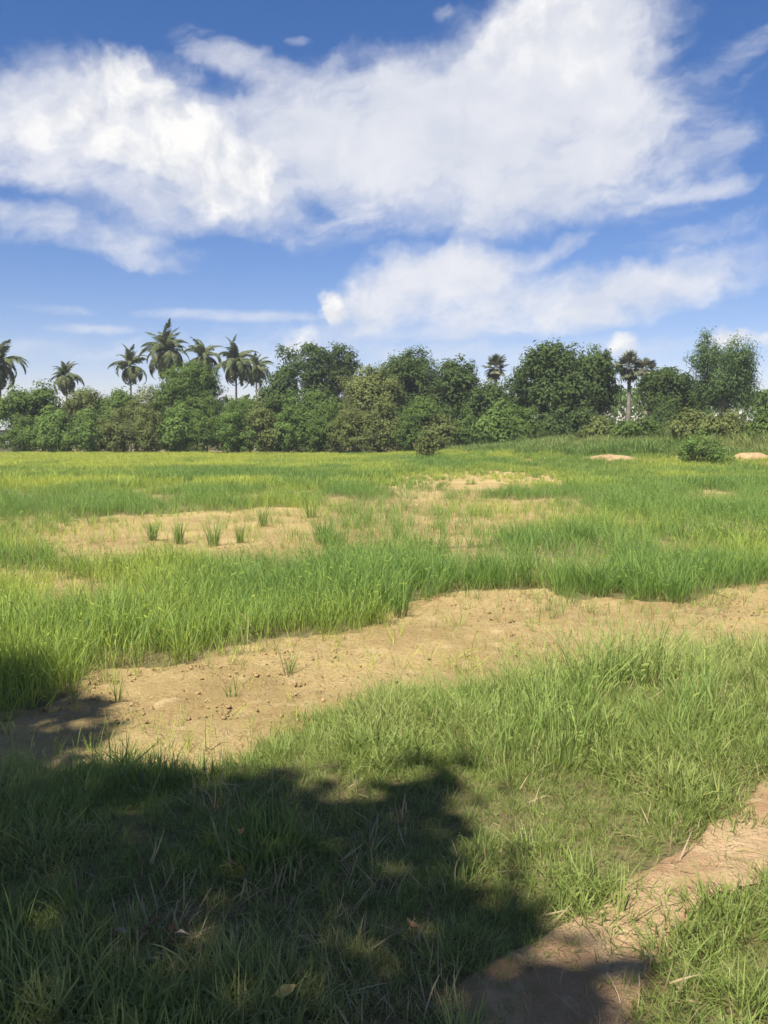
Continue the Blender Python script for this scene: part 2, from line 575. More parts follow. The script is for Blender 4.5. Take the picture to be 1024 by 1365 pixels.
RICE = blade_mat('rice_blades', (0.27, 0.24, 0.10), (0.150, 0.265, 0.055), (0.21, 0.315, 0.075), (0.47, 0.51, 0.085), 0.45)
LAWN = blade_mat('pasture_blades', (0.29, 0.25, 0.11), (0.215, 0.285, 0.063), (0.285, 0.345, 0.088), (0.40, 0.385, 0.145), 0.45)
TALL = blade_mat('tall_grass_blades', (0.28, 0.26, 0.10), (0.205, 0.305, 0.064), (0.28, 0.37, 0.09), (0.44, 0.44, 0.15), 0.45)
STRAW = blade_mat('straw_blades', (0.28, 0.21, 0.11), (0.38, 0.30, 0.16), (0.42, 0.34, 0.19), (0.30, 0.23, 0.12), 0.15)
ROUGH = blade_mat('rough_grass_blades', (0.16, 0.16, 0.05), (0.12, 0.205, 0.04), (0.17, 0.25, 0.06), (0.30, 0.29, 0.10))
BARK = bark_mat('grey_bark', (0.10, 0.08, 0.06), (0.22, 0.19, 0.15))
PALMBARK = bark_mat('palm_bark', (0.12, 0.105, 0.085), (0.23, 0.205, 0.17), 4)

# ------------------------------------------------------------------ ground sheet
def spaced(dense_lo, dense_hi, step, lo, hi, grow):
    a = list(np.arange(dense_lo, dense_hi + 1e-6, step))
    s = step
    while a[-1] < hi: s *= grow; a.append(a[-1] + s)
    s = step
    while a[0] > lo: s *= grow; a.insert(0, a[0] - s)
    return np.array(a)


gx = spaced(-5, 5, 0.06, -700, 700, 1.07)
gy = spaced(1.4, 12, 0.06, -60, 1800, 1.045)
X, Y = np.meshgrid(gx, gy)
Z = land(X, Y)
barev = sstep(bare_frac(X.ravel(), Y.ravel()), 0.0, 0.62)
barev = np.maximum(barev, (0.72 * (1 - cover(X.ravel(), Y.ravel())) * (Y.ravel() > edge_y(X.ravel()) + 0.2) * (Y.ravel() < 60)))
# clod-like unevenness on the bare soil
Z = Z + (barev.reshape(X.shape)) * (fbm(X * 9, Y * 9, 9, 2) - 0.5) * 0.055 * (Y < 16)
barev = np.maximum(barev, 0.8 * path_frac(X.ravel(), Y.ravel()))
nx, ny = len(gx), len(gy)
idx = np.arange(nx * ny).reshape(ny, nx)
quads = np.stack([idx[:-1, :-1], idx[:-1, 1:], idx[1:, 1:], idx[1:, :-1]], -1).reshape(-1, 4)
ground = link('ground', mesh_from('ground', np.stack([X, Y, Z], -1).reshape(-1, 3), [quads], {'bare': barev}, True), GROUND)
tag(ground, 'sandy field soil, bare in strips between the rice', 'ground', kind='structure')

# trodden path
def resample(pts, n):
    p = np.asarray(pts, float); s = np.concatenate([[0], np.cumsum(np.linalg.norm(np.diff(p, axis=0), axis=1))])
    t = np.linspace(0, s[-1], n)
    return np.stack([np.interp(t, s, p[:, 0]), np.interp(t, s, p[:, 1])], -1)


L_, R_ = resample(PL, 260), resample(PR, 260)
M = 40
vv = []
for i in range(260):
    for j in range(M):
        t = j / (M - 1) * 1.24 - 0.12
        x, y = L_[i] * (1 - t) + R_[i] * t
        e = min(t + 0.12, 1.12 - t)
        e += 0.26 * (vnoise(x * 3.4, y * 3.4, 5) - 0.5) + 0.14 * (vnoise(x * 11, y * 11, 6) - 0.5)
        z = float(land(x, y)) - 0.05 + 0.062 * float(sstep(e, -0.04, 0.15)) + 0.034 * (float(fbm(x * 8, y * 8, 8, 4)) - 0.5) * float(sstep(e, 0.1, 0.3))
        vv.append((x, y, z))
ii = np.arange(260 * M).reshape(260, M)
pq = np.stack([ii[:-1, :-1], ii[:-1, 1:], ii[1:, 1:], ii[1:, :-1]], -1).reshape(-1, 4)
tag(link('path', mesh_from('path', vv, [pq[:, ::-1]], None, True), PATHM), 'narrow trodden earth path curving through the grass', 'path', kind='structure')

# ------------------------------------------------------------------ foliage generator
def unit(a):
    return a / (np.linalg.norm(a, axis=-1, keepdims=True) + 1e-9)


def leaf_faces(pos, nor, size, asp=0.5, rng=RNG, droop=0.0):
    """folded four-cornered leaves at pos facing nor"""
    n = len(pos)
    r = unit(rng.normal(size=(n, 3)))
    if droop: r = unit(r + np.array([0, 0, -droop]))
    t = unit(r - nor * np.sum(r * nor, -1, keepdims=True))
    b = np.cross(nor, t)
    L = size[:, None]; Wd = L * asp
    fold = nor * L * 0.10
    v = np.stack([pos - t * L * 0.5, pos + b * Wd * 0.5 + fold, pos + t * L * 0.5, pos - b * Wd * 0.5 + fold], 1)
    return v.reshape(-1, 3), np.arange(4 * n).reshape(n, 4)


def crown_mesh(name, lobes, clumps, per, leaf, clump_r, seed, asp=0.5, droop=0.0, inner=0.2, zmin=None, shell=(0.72, 1.06)):
    rng = np.random.default_rng(seed)
    lob = np.array(lobes, float)
    area = lob[:, 3] * lob[:, 4] + lob[:, 4] * lob[:, 5] + lob[:, 3] * lob[:, 5]
    k = rng.choice(len(lob), clumps, p=area / area.sum())
    d = unit(rng.normal(size=(clumps, 3)))
    flip = (d[:, 2] < -0.25) & (rng.random(clumps) < 0.45)
    d[flip, 2] *= -1
    rad = rng.uniform(*shell, clumps)
    isin = rng.random(clumps) < inner
    rad[isin] = rng.uniform(0.15, 0.7, isin.sum())
    # ragged outline
    rad = rad * (0.76 + 0.48 * vnoise(d[:, 0] * 2.2 + k * 7 + seed, d[:, 1] * 2.2 + d[:, 2] * 1.7, seed))
    c = lob[k, :3] + d * lob[k, 3:6] * rad[:, None]
    cr = clump_r * rng.uniform(0.6, 1.35, clumps)
    cnt = rng.integers(int(per * 0.6), int(per * 1.4) + 1, clumps)
    ci = np.repeat(np.arange(clumps), cnt)
    n = len(ci)
    off = np.clip(rng.normal(size=(n, 3)), -1.7, 1.7) * np.array([0.55, 0.55, 0.42])
    if droop: off[:, 2] = off[:, 2] * 1.5 - 0.3
    pos = c[ci] + off * cr[ci][:, None]
    nor = unit(unit(off) * 0.8 + d[ci] * 0.55 + np.array([0, 0, 0.40]) + rng.normal(size=(n, 3)) * 0.30)
    if zmin is not None:
        keep = pos[:, 2] > zmin
        pos, nor, ci = pos[keep], nor[keep], ci[keep]; n = len(pos)
    size = leaf * rng.uniform(0.65, 1.4, n)
    v, q = leaf_faces(pos, nor, size, asp, rng, droop)
    ctone = rng.random(clumps)
    tone = np.clip(0.55 * ctone[ci] + 0.45 * rng.random(n), 0, 1)
    return mesh_from(name, v, [q], {'tone': np.repeat(tone, 4)}), c


def trunk_mesh(name, height, r0, ends, seed, lean=0.0, fork=0.35, base=(0, 0)):
    rng = np.random.default_rng(seed)
    mb = MB()
    n = 8
    t = np.linspace(0, 1, n)
    p = np.stack([base[0] + lean * t * height + 0.05 * height * np.sin(t * 3 + seed) * t, base[1] + 0.03 * height * np.cos(t * 4 + seed) * t, -0.35 + t * (height + 0.35)], -1)
    mb.tube(p, r0 * (1 - 0.6 * t) * (1 + 0.5 * np.exp(-t * 14)), 9)
    for e in ends:
        e = np.array(e, float)
        s = rng.uniform(fork, 0.95)
        a = np.array([np.interp(s, t, p[:, i]) for i in range(3)])
        mid = (a + e) / 2 + np.array([0, 0, 0.12 * np.linalg.norm(e - a)]) + rng.normal(size=3) * 0.08 * np.linalg.norm(e - a)
        tt = np.linspace(0, 1, 6)[:, None]
        b = (1 - tt) ** 2 * a + 2 * tt * (1 - tt) * mid + tt ** 2 * e
        mb.tube(b, r0 * (0.42 * (1 - tt[:, 0]) + 0.06), 6)
    return mb.mesh(name, True)


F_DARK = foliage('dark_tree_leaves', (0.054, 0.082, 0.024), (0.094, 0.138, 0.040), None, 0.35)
F_MID = foliage('green_tree_leaves', (0.080, 0.125, 0.030), (0.140, 0.200, 0.050), None, 0.38)
F_OLIVE = foliage('olive_tree_leaves', (0.110, 0.135, 0.040), (0.185, 0.210, 0.070), (0.20, 0.18, 0.085), 0.38)
F_BRIGHT = foliage('fresh_tree_leaves', (0.095, 0.155, 0.036), (0.165, 0.240, 0.062), None, 0.38)
F_BLUE = foliage('feathery_tree_leaves', (0.078, 0.125, 0.042), (0.135, 0.200, 0.074), None, 0.38)
F_PALM = foliage('coconut_leaves', (0.060, 0.082, 0.034), (0.150, 0.175, 0.078), (0.24, 0.20, 0.11), 0.3)
F_FAN = foliage('fan_palm_leaves', (0.070, 0.082, 0.042), (0.16, 0.17, 0.09), (0.26, 0.22, 0.14), 0.15)
F_SHADE = foliage('shade_tree_leaves', (0.03, 0.06, 0.015), (0.07, 0.12, 0.03), None, 0.12)


def base_z(x, y):
    return float(land(np.array([x]), np.array([y]))[0]) - 0.04


def tree(name, label, cat, group, Y, px, top, half, bottom, mat, seed, lobes_n=7, leaf=0.34, dens=1.0, style='round', trunk_r=0.22, droop=0.0, asp=0.55):
    """a broadleaf tree or bush that stands Y metres away; its measured outline (pixels) gives its real size"""
    rng = np.random.default_rng(seed)
    leaf = leaf * rng.uniform(0.75, 1.2)
    x, _, zt = at_depth(px, top, Y)
    zb = base_z(x, Y)
    _, _, zlow = at_depth(px, bottom, Y)
    H = (zt - zb) * (1.08 if style == 'bush' else 1.0)
    hw = half / F_PX * Y * (1.22 if style in ('bush', 'round') else 1.1)
    low = max(0.15, zlow - zb)
    root = empty(name, (x, Y, zb), label, cat, group, 0.0)
    ch = H - low
    lobes = []
    if style == 'round':
        lobes.append((0, 0, low + ch * 0.50, hw * 0.74, hw * 0.74, ch * 0.46))
        for i in range(lobes_n):
            a = i * 2.399 + rng.uniform(-.3, .3)
            f = rng.uniform(0.35, 0.72)
            zz = low + ch * rng.uniform(0.30, 0.82)
            sc = 1 - 0.55 * max(0, (zz - low) / ch - 0.35)
            rr = hw * rng.uniform(0.30, 0.46)
            lobes.append((math.cos(a) * hw * f * sc, math.sin(a) * hw * f * sc, min(zz, H - rr * 0.8), rr, rr, rr * rng.uniform(0.6, 0.85)))
        lobes.append((rng.uniform(-.2, .2) * hw, 0, H - ch * 0.16, hw * 0.36, hw * 0.36, ch * 0.16))
    elif style == 'tall':
        nl = lobes_n
        for i in range(nl):
            t = (i + 0.5) / nl
            rr = hw * (0.55 + 0.35 * math.sin(t * 3.0)) * rng.uniform(0.75, 1.1)
            lobes.append((rng.uniform(-.45, .45) * hw, rng.uniform(-.45, .45) * hw, low + ch * (0.08 + 0.88 * t), rr, rr, ch / nl * 0.75))
    elif style == 'bush':
        for i in range(lobes_n):
            a = rng.uniform(0, 6.28); f = rng.uniform(0.1, 0.68)
            rr = hw * rng.uniform(0.34, 0.52)
            hh = H * rng.uniform(0.55, 0.95) * (1 - 0.35 * f)
            lobes.append((math.cos(a) * hw * f, math.sin(a) * hw * f * 0.8, hh * 0.52, rr, rr, hh * 0.50))
        lobes.append((0, 0, H * 0.5, hw * 0.5, hw * 0.5, H * 0.49))
    elif style == 'plume':
        lobes.append((0, 0, low + ch * 0.42, hw * 0.72, hw * 0.72, ch * 0.42))
        for i in range(lobes_n):
            a = i * 2.399
            f = rng.uniform(0.4, 0.7)
            rr = hw * rng.uniform(0.25, 0.4)
            lobes.append((math.cos(a) * hw * f, math.sin(a) * hw * f, low + ch * rng.uniform(0.35, 0.78), rr, rr, ch * rng.uniform(0.14, 0.24)))
        lobes.append((-hw * 0.50, 0, H - ch * 0.10, hw * 0.12, hw * 0.12, ch * 0.15))
        lobes.append((-hw * 0.44, 0, H - ch * 0.20, hw * 0.18, hw * 0.18, ch * 0.14))
        lobes.append((-hw * 0.30, 0, H - ch * 0.26, hw * 0.26, hw * 0.26, ch * 0.15))
    area = sum(l[3] * l[5] + l[3] * l[4] for l in lobes)
    clumps = int(np.clip(area * 7.5 * dens * (0.34 / leaf) ** 1.2, 60, 760))
    cm, cs = crown_mesh('crown', lobes, clumps, 44, leaf * 0.74, leaf * 1.75, seed, asp, droop, zmin=0.05)
    link('crown', cm, mat, root)
    ends = [(l[0], l[1], l[2]) for l in lobes[:8]]
    link('trunk', trunk_mesh('trunk', max(low + ch * 0.45, 0.5 * H), trunk_r, ends, seed), BARK, root)
    return root


# ------------------------------------------------------------------ palms
def frond_mesh(name, L, droop, seed, leaflet=1.0, n=34):
    rng = np.random.default_rng(seed)
    t = np.linspace(0, 1, n)
    ang = 0.35 - droop * t ** 1.1                 # slope of the midrib, starts along +x slightly up
    dl = L / (n - 1)
    xs = np.concatenate([[0], np.cumsum(np.cos(ang[:-1]) * dl)]); zs = np.concatenate([[0], np.cumsum(np.sin(ang[:-1]) * dl)])
    mb = MB()
    pts = np.stack([xs, np.zeros(n), zs], -1)
    mb.tube(pts[::3], 0.045 * (1 - 0.8 * t[::3]) + 0.008, 4)
    tone = [np.full(len(mb.v[0]), 0.7)]
    for i in range(3, n):
        ln = leaflet * math.sin(math.pi * (0.12 + 0.85 * t[i]) ** 0.8) * rng.uniform(0.85, 1.15) + 0.12
        T_ = np.array([math.cos(ang[i]), 0, math.sin(ang[i])])
        for s in (-1, 1):
            if rng.random() < 0.06: continue
            dr = rng.uniform(0.7, 1.3)
            d1 = unit(T_ * 0.6 + np.array([0, s, 0]) * 0.9 + np.array([0, 0, 0.12 - dr * 0.3]))
            d2 = unit(T_ * 0.45 + np.array([0, s, 0]) * 0.55 + np.array([0, 0, -dr]))
            a = pts[i]; b = a + d1 * ln * 0.5; c = b + d2 * ln * 0.5
            w = T_ * 0.078
            mb.add([a - w, a + w, b + w * 0.9, b - w * 0.9, c], [(0, 1, 2, 3)], [(3, 2, 4)])
            tone.append(np.full(5, rng.random()))
    me = mb.mesh(name)
    at = me.attributes.new('tone', 'FLOAT', 'POINT'); at.data.foreach_set('value', np.concatenate(tone).astype(np.float32))
    me.materials.append(F_PALM)
    return me


FRONDS = [frond_mesh('frond', 4.3, d, 30 + i) for i, d in enumerate((1.3, 2.0, 2.5, 2.7, 2.2))]


def fan_mesh(name, seed, Rr=1.15, pet=1.0):
    rng = np.random.default_rng(seed)
    mb = MB()
    mb.tube([(0, 0, 0), (pet * 0.5, 0, 0.05), (pet, 0, 0)], [0.04, 0.03, 0.025], 4)
    tone = [np.full(len(mb.v[0]), 0.8)]
    n = 22
    for i in range(n):
        a = -2.2 + 4.4 * i / (n - 1)
        d = np.array([math.cos(a), math.sin(a), 0.10 * math.cos(a * 3)])
        p = np.array([-d[1], d[0], 0])
        r = Rr * rng.uniform(0.85, 1.08) * (0.8 + 0.2 * math.cos(a))
        o = np.array([pet, 0, 0])
        w = 0.115
        up = np.array([0, 0, 0.05 * (1 if i % 2 else -1)])
        mb.add([o, o + d * r * 0.6 - p * w + up, o + d * r + np.array([0, 0, -0.14]), o + d * r * 0.6 + p * w + up], [(0, 1, 2, 3)])
        tone.append(np.full(4, rng.random()))
    me = mb.mesh(name)
    at = me.attributes.new('tone', 'FLOAT', 'POINT'); at.data.foreach_set('value', np.concatenate(tone).astype(np.float32))
    me.materials.append(F_FAN)
    return me


FANS = [fan_mesh('fan_leaf', 60 + i, 1.15 + 0.1 * i) for i in range(3)]
NUT = MB()
for zz, rr in ((-.14, .05),):
    NUT.tube([(0, 0, -.14), (0, 0, -.07), (0, 0, 0.02), (0, 0, .10), (0, 0, .14)], [.03, .10, .125, .08, .03], 8)
NUTM = NUT.mesh('coconut', True)
NUTMAT, T = new_mat('coconut_husk')
finish(T, T.mix(T.noise(T.n('ShaderNodeTexCoord').outputs['Object'], 9, 3), (0.13, 0.13, 0.04), (0.21, 0.15, 0.06)), 0.6, 0.3)
NUTM.materials.append(NUTMAT)


def coconut_palm(label, Y, px, py, half, seed, nf=23, lean=0.0):
    nf = int(nf * 1.7)
    rng = np.random.default_rng(seed)
    x, _, zc = at_depth(px, py, Y)
    s = half / F_PX * Y / 3.6 * rng.uniform(.94, 1.06)
    zb = base_z(x, Y)
    root = empty('coconut_palm', (x, Y, zb), label, 'palm tree', 'coconut palms above the far thicket')
    h = zc - zb
    t = np.linspace(0, 1, 14)
    mb = MB()
    off = lean * h
    pts = np.stack([-off * (1 - t) ** 2, 0.03 * h * np.sin(t * 2), -0.3 + t * (h + 0.3)], -1)
    rr = 0.20 * (1 - 0.45 * t) + 0.16 * np.exp(-t * 16)
    mb.tube(pts, rr * max(s, 0.8), 10)
    link('trunk', mb.mesh('trunk', True), PALMBARK, root)
    top = pts[-1]
    for i in range(nf):
        f = i / (nf - 1)
        pitch = R(78) * (1 - f) ** 1.0 + R(-60) * f + rng.normal() * 0.24
        a = i * 2.39996 + rng.uniform(-.25, .25)
        me = FRONDS[min(4, int(f * 4 + rng.random() * 0.9))]
        sc = s * rng.uniform(0.72, 1.12) * (0.85 + 0.22 * math.sin(f * 3.1))
        link('frond', me, None, root, tuple(top + np.array([0, 0, (0.3 - 0.4 * f) * s])), (rng.normal() * 0.3, -pitch, a), (sc, sc, sc))
    for i in range(7):
        a = i * 0.9 + rng.random()
        link('coconut', NUTM, None, root, tuple(top + np.array([math.cos(a) * .3, math.sin(a) * .3, -0.3 - 0.2 * rng.random()]) * s), (rng.normal() * .3, rng.normal() * .3, 0))
    return root


def fan_palm(label, Y, px, py, half, seed, nf=30):
    nf = int(nf * 0.75)
    rng = np.random.default_rng(seed)
    x, _, zc = at_depth(px, py, Y)
    s = half / F_PX * Y / 2.1
    zb = base_z(x, Y)
    root = empty('fan_palm', (x, Y, zb), label, 'palm tree', 'fan palms above the far trees')
    h = zc - zb
    mb = MB()
    t = np.linspace(0, 1, 12)
    mb.tube(np.stack([0.02 * h * np.sin(t * 3), 0 * t, -0.3 + t * (h + 0.3)], -1), 0.23 + 0.14 * np.exp(-t * 9) + 0.03 * np.sin(t * 6), 10)
    link('trunk', mb.mesh('trunk', True), PALMBARK, root)
    top = np.array([0.02 * h * math.sin(3), 0, h])
    for i in range(nf):
        f = i / (nf - 1)
        pitch = R(82) - f * R(150) + rng.normal() * 0.12
        a = i * 2.39996
        sc = s * rng.uniform(0.85, 1.08)
        link('fan_leaf', FANS[i % 3], None, root, tuple(top), (rng.normal() * 0.4, -pitch, a), (sc, sc, sc))
    return root


for args in [
    ('coconut palm cut off by the left edge of the view', 104, -2, 486, 36, 1, 23, 0.03),
    ('lone short coconut palm standing apart between the left edge and the taller palms', 112, 87, 503, 27, 2, 22, -0.02),
    ('coconut palm with a round drooping crown against open sky, left of the tallest palm', 114, 173, 489, 29, 3, 24, 0.02),
    ('tallest coconut palm, its crown highest of the row at the left', 112, 221, 470, 36, 4, 25, -0.03),
    ('coconut palm half sunk behind the rounded bush, right of the tallest palm', 118, 271, 478, 29, 5, 22, 0.02),
    ('coconut palm whose bare trunk shows against a gap of pale sky', 110, 314, 484, 33, 6, 24, 0.012),
    ('small coconut palm touching the right of the palm with the bare trunk', 122, 341, 492, 24, 7, 20, -0.03),
]:
    coconut_palm(*args)
for args in [
    ('fan palm with a pale skirt standing alone between two dark round trees', 104, 660, 490, 20, 11, 30),
    ('fan palm with a tall visible trunk before the small white cloud at right', 98, 838, 489, 23, 12, 32),
    ('smaller fan palm just right of the one with the tall visible trunk', 106, 861, 492, 16, 13, 28),
    ('fan palm tip poking above the right shoulder of the biggest dark tree', 104, 806, 478, 13, 14, 26),
]:
    fan_palm(*args)

# ------------------------------------------------------------------ broadleaf trees on the far side
# name, label, Y, px, top, half width, crown bottom, material, lobes, leaf, density, style
TREES = [
    ('broadleaf_tree', 'thin dark tree with stacked leaf tufts before the white cloud base', 104, 391, 463, 17, 540, F_DARK, 7, .42, .62, 'tall'),
    ('broadleaf_tree', 'tall dark ragged tree before the white cloud, left of its twin', 102, 420, 460, 24, 545, F_DARK, 8, .42, .8, 'tall'),
    ('broadleaf_tree', 'tall dark ragged tree, right one of the pair below the cloud edge', 102, 447, 461, 22, 545, F_DARK, 8, .42, .8, 'tall'),
    ('broadleaf_tree', 'narrow dark treetop peeping out between the ragged pair and the wide round tree', 108, 471, 470, 15, 550, F_DARK, 6, .42, .8, 'tall'),
    ('broadleaf_tree', 'wide round dome of a dark green tree in the middle of the tree line', 98, 548, 468, 52, 602, F_DARK, 11, .40, 1.15, 'round'),
    ('broadleaf_tree', 'dark round tree right of the wide dome and left of the pale fan palm', 94, 610, 482, 38, 600, F_DARK, 8, .38, 1.15, 'round'),
    ('broadleaf_tree', 'low dark tree below the pale fan palm', 92, 650, 510, 36, 600, F_DARK, 8, .36, 1.1, 'round'),
    ('broadleaf_tree', 'slim dark tree at the left shoulder of the biggest dark tree', 93, 692, 490, 15, 575, F_DARK, 6, .36, .9, 'tall'),
    ('broadleaf_tree', 'biggest dark spreading tree right of the middle, crown down to shaded ground', 86, 757, 463, 66, 596, F_DARK, 13, .38, 1.25, 'round'),
    ('broadleaf_tree', 'paler small-leaved crown at the top right of the biggest dark tree', 90, 790, 462, 24, 560, F_MID, 7, .36, .8, 'round'),
    ('broadleaf_tree', 'dark compact tree between the visible-trunk fan palm and the feathery tree', 84, 886, 489, 34, 592, F_DARK, 9, .36, 1.15, 'round'),
    ('broadleaf_tree', 'small green tree filling the dip left of the feathery tree', 86, 918, 522, 24, 590, F_MID, 6, .34, 1.0, 'round'),
    ('feathery_tree', 'big feathery blue-green tree with a leaning tip at the right', 80, 968, 448, 46, 574, F_BLUE, 12, .36, 1.2, 'plume'),
    ('broadleaf_tree', 'tree at the right edge of the view, mostly cut off by it', 92, 1034, 520, 26, 575, F_MID, 6, .36, 1.0, 'round'),
    ('broadleaf_tree', 'tall light green bushy tree under the tallest coconut palm', 93, 252, 483, 46, 590, F_MID, 10, .36, 1.15, 'round'),
    ('broadleaf_tree', 'light olive tree with a soft pale crown left of the wide dome', 87, 493, 490, 40, 595, F_OLIVE, 10, .34, 1.15, 'round'),
    ('broadleaf_tree', 'dark green tree right of the bare palm trunk, below the thin tufted tree', 96, 369, 498, 26, 590, F_DARK, 7, .36, 1.0, 'round'),
    ('broadleaf_tree', 'green tree under the left-edge coconut palm', 92, 22, 518, 28, 595, F_MID, 7, .36, 1.05, 'round'),
    ('broadleaf_tree', 'bright green tree left of the lone short palm', 92, 56, 510, 22, 590, F_MID, 6, .34, 1.0, 'round'),
    ('broadleaf_tree', 'dull green tree right of the lone short palm', 95, 112, 519, 26, 590, F_OLIVE, 7, .34, 1.05, 'round'),
    ('broadleaf_tree', 'flat-topped green tree below the gap between the lone palm and the drooping palm', 95, 155, 521, 30, 592, F_MID, 7, .34, 1.05, 'round'),
    ('broadleaf_tree', 'dull green tree below the drooping round palm', 93, 197, 515, 26, 592, F_OLIVE, 7, .34, 1.05, 'round'),
    ('broadleaf_tree', 'leafy green tree under the palm with the bare trunk', 94, 325, 532, 30, 592, F_MID, 7, .34, 1.05, 'round'),
    ('broadleaf_tree', 'green tree in front of the tall ragged pair', 92, 425, 520, 34, 592, F_MID, 8, .34, 1.05, 'round'),
    ('broadleaf_tree', 'fresh green rounded tree low in front of the wide dome', 84, 560, 530, 34, 590, F_MID, 8, .32, 1.05, 'round'),
]
for i, (nm, lab, Yd, px, top, half, bot, mat, nl, leaf, dens, sty) in enumerate(TREES):
    tree(nm, lab, 'tree', 'broadleaf trees along the far edge of the field', Yd, px, top, half, bot, mat, 200 + i, nl, leaf, dens, sty,
         droop=(0.9 if sty == 'plume' else 0.0), asp=(0.3 if sty == 'plume' else 0.55))

BUSHES = [
    ('green bush at the left end of the thicket by the white house', 86, 32, 556, 26, 607, F_MID, 6),
    ('bright green bush below the lone short palm', 85, 75, 548, 30, 607, F_BRIGHT, 7),
    ('leafy bush in the thicket, second to the right below the lone short palm', 85, 118, 546, 28, 607, F_BRIGHT, 7),
    ('olive bush with thin stems below the drooping round palm', 85, 158, 545, 30, 607, F_OLIVE, 7),
    ('dull bush below the gap between the drooping palm and the tallest palm', 85, 196, 543, 28, 606, F_OLIVE, 7),
    ('green bush at the foot of the tall bushy tree', 85, 236, 535, 30, 606, F_BRIGHT, 7),
    ('dark bush at the right foot of the tall bushy tree', 85, 276, 540, 30, 605, F_MID, 7),
    ('fresh green bush straight below the bare palm trunk', 84, 318, 536, 30, 605, F_BRIGHT, 7),
    ('olive bush below the small palm beside the bare trunk', 84, 352, 538, 28, 604, F_OLIVE, 7),
    ('dense leafy bush below the thin tufted tree', 84, 390, 534, 32, 604, F_BRIGHT, 7),
    ('dense green bush below the ragged pair of trees', 84, 430, 538, 32, 603, F_MID, 7),
    ('olive bush at the left foot of the light olive tree', 82, 466, 535, 28, 602, F_OLIVE, 7),
    ('olive bush at the right foot of the light olive tree', 82, 508, 533, 30, 600, F_OLIVE, 7),
    ('green bush at the foot of the wide round dome', 80, 545, 548, 26, 596, F_MID, 6),
    ('small dark shrub standing alone at the field edge in front of the tree line', 66, 570, 572, 9, 603, F_OLIVE, 5),
    ('pale bush right of the lone small dark shrub', 80, 590, 556, 20, 592, F_OLIVE, 6),
    ('green bush below the dark round tree', 80, 622, 552, 24, 590, F_MID, 6),
    ('light green bush in front of the low dark tree', 78, 668, 540, 28, 588, F_BRIGHT, 7),
    ('rounded bush at the left foot of the biggest dark tree', 76, 700, 545, 22, 586, F_MID, 6),
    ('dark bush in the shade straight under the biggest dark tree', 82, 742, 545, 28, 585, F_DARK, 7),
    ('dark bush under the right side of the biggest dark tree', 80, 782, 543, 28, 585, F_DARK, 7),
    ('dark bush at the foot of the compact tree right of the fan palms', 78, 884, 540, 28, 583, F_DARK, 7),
    ('low olive shrub on the rough bank below the biggest dark tree', 68, 800, 560, 28, 584, F_OLIVE, 6),
    ('low green shrub on the rough bank below the visible-trunk fan palm', 66, 848, 556, 26, 582, F_MID, 6),
    ('wide brownish shrub on the bank below the feathery tree', 62, 925, 548, 34, 582, F_OLIVE, 8),
    ('dull green shrub on the bank under the right side of the feathery tree', 62, 975, 550, 28, 582, F_OLIVE, 7),
    ('dark shrub at the right edge above the reddish earth', 60, 1018, 548, 28, 580, F_MID, 7),
    ('loose bright bush with upright shoots, nearest the field at the right', 50, 938, 577, 31, 603, F_BRIGHT, 8),
]
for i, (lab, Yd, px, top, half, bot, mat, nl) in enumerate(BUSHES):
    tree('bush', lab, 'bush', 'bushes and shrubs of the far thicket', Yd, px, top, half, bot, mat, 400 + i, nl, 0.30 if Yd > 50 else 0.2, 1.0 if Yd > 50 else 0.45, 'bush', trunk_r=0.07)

# far-off wood that closes the gaps between the trees
rw = np.random.default_rng(321)
nw = 42000
wx_ = rw.uniform(-95, 110, nw); wy_ = rw.uniform(132, 150, nw)
top = 4.6 + 4.6 * fbm(wx_ * 0.09, wy_ * 0.05, 91, 3)
wz_ = land(wx_, wy_) + top * np.sqrt(rw.random(nw))
v, q = leaf_faces(np.stack([wx_, wy_, wz_], -1), unit(rw.normal(size=(nw, 3)) + np.array([0, -.6, .7])), rw.uniform(.4, .9, nw), .6, rw)
tag(link('far_wood', mesh_from('far_wood', v, [q], {'tone': np.repeat(rw.random(nw), 4)}), F_MID), 'far-off wood glimpsed low between the nearer trees', 'wood', kind='stuff')

# ------------------------------------------------------------------ white house seen through the left end of the thicket
WALLM, T = new_mat('white_render')
n = T.noise(T.n('ShaderNodeTexCoord').outputs['Object'], 1.5, 6, 0.7)
finish(T, T.mix(T.ss(n, 0.35, 0.7), (0.62, 0.62, 0.60), (0.80, 0.80, 0.78)), 0.85, 0.2)
ROOFM, T = new_mat('grey_sheet_roof')
finish(T, T.mix(T.noise(T.n('ShaderNodeTexCoord').outputs['Object'], 2, 5), (0.22, 0.24, 0.26), (0.36, 0.38, 0.40)), 0.5, 0.4)
DARKM, T = new_mat('dark_window_glass')
finish(T, (0.02, 0.025, 0.03, 1), 0.1, 0.5)
WOODM, T = new_mat('weathered_wood')
finish(T, T.mix(T.noise(T.n('ShaderNodeTexCoord').outputs['Object'], 12, 5), (0.20, 0.17, 0.14), (0.34, 0.30, 0.25)), 0.9, 0.1)
hx, hy, _ = at_depth(-14, 590, 98)
house = empty('white_house', (hx, hy, base_z(hx, hy)), 'low white house half hidden at the left end of the thicket', 'house')
b = MB(); b.box((-4, -3, -0.2), (4, 3, 2.6)); link('wall', b.mesh('wall'), WALLM, house)
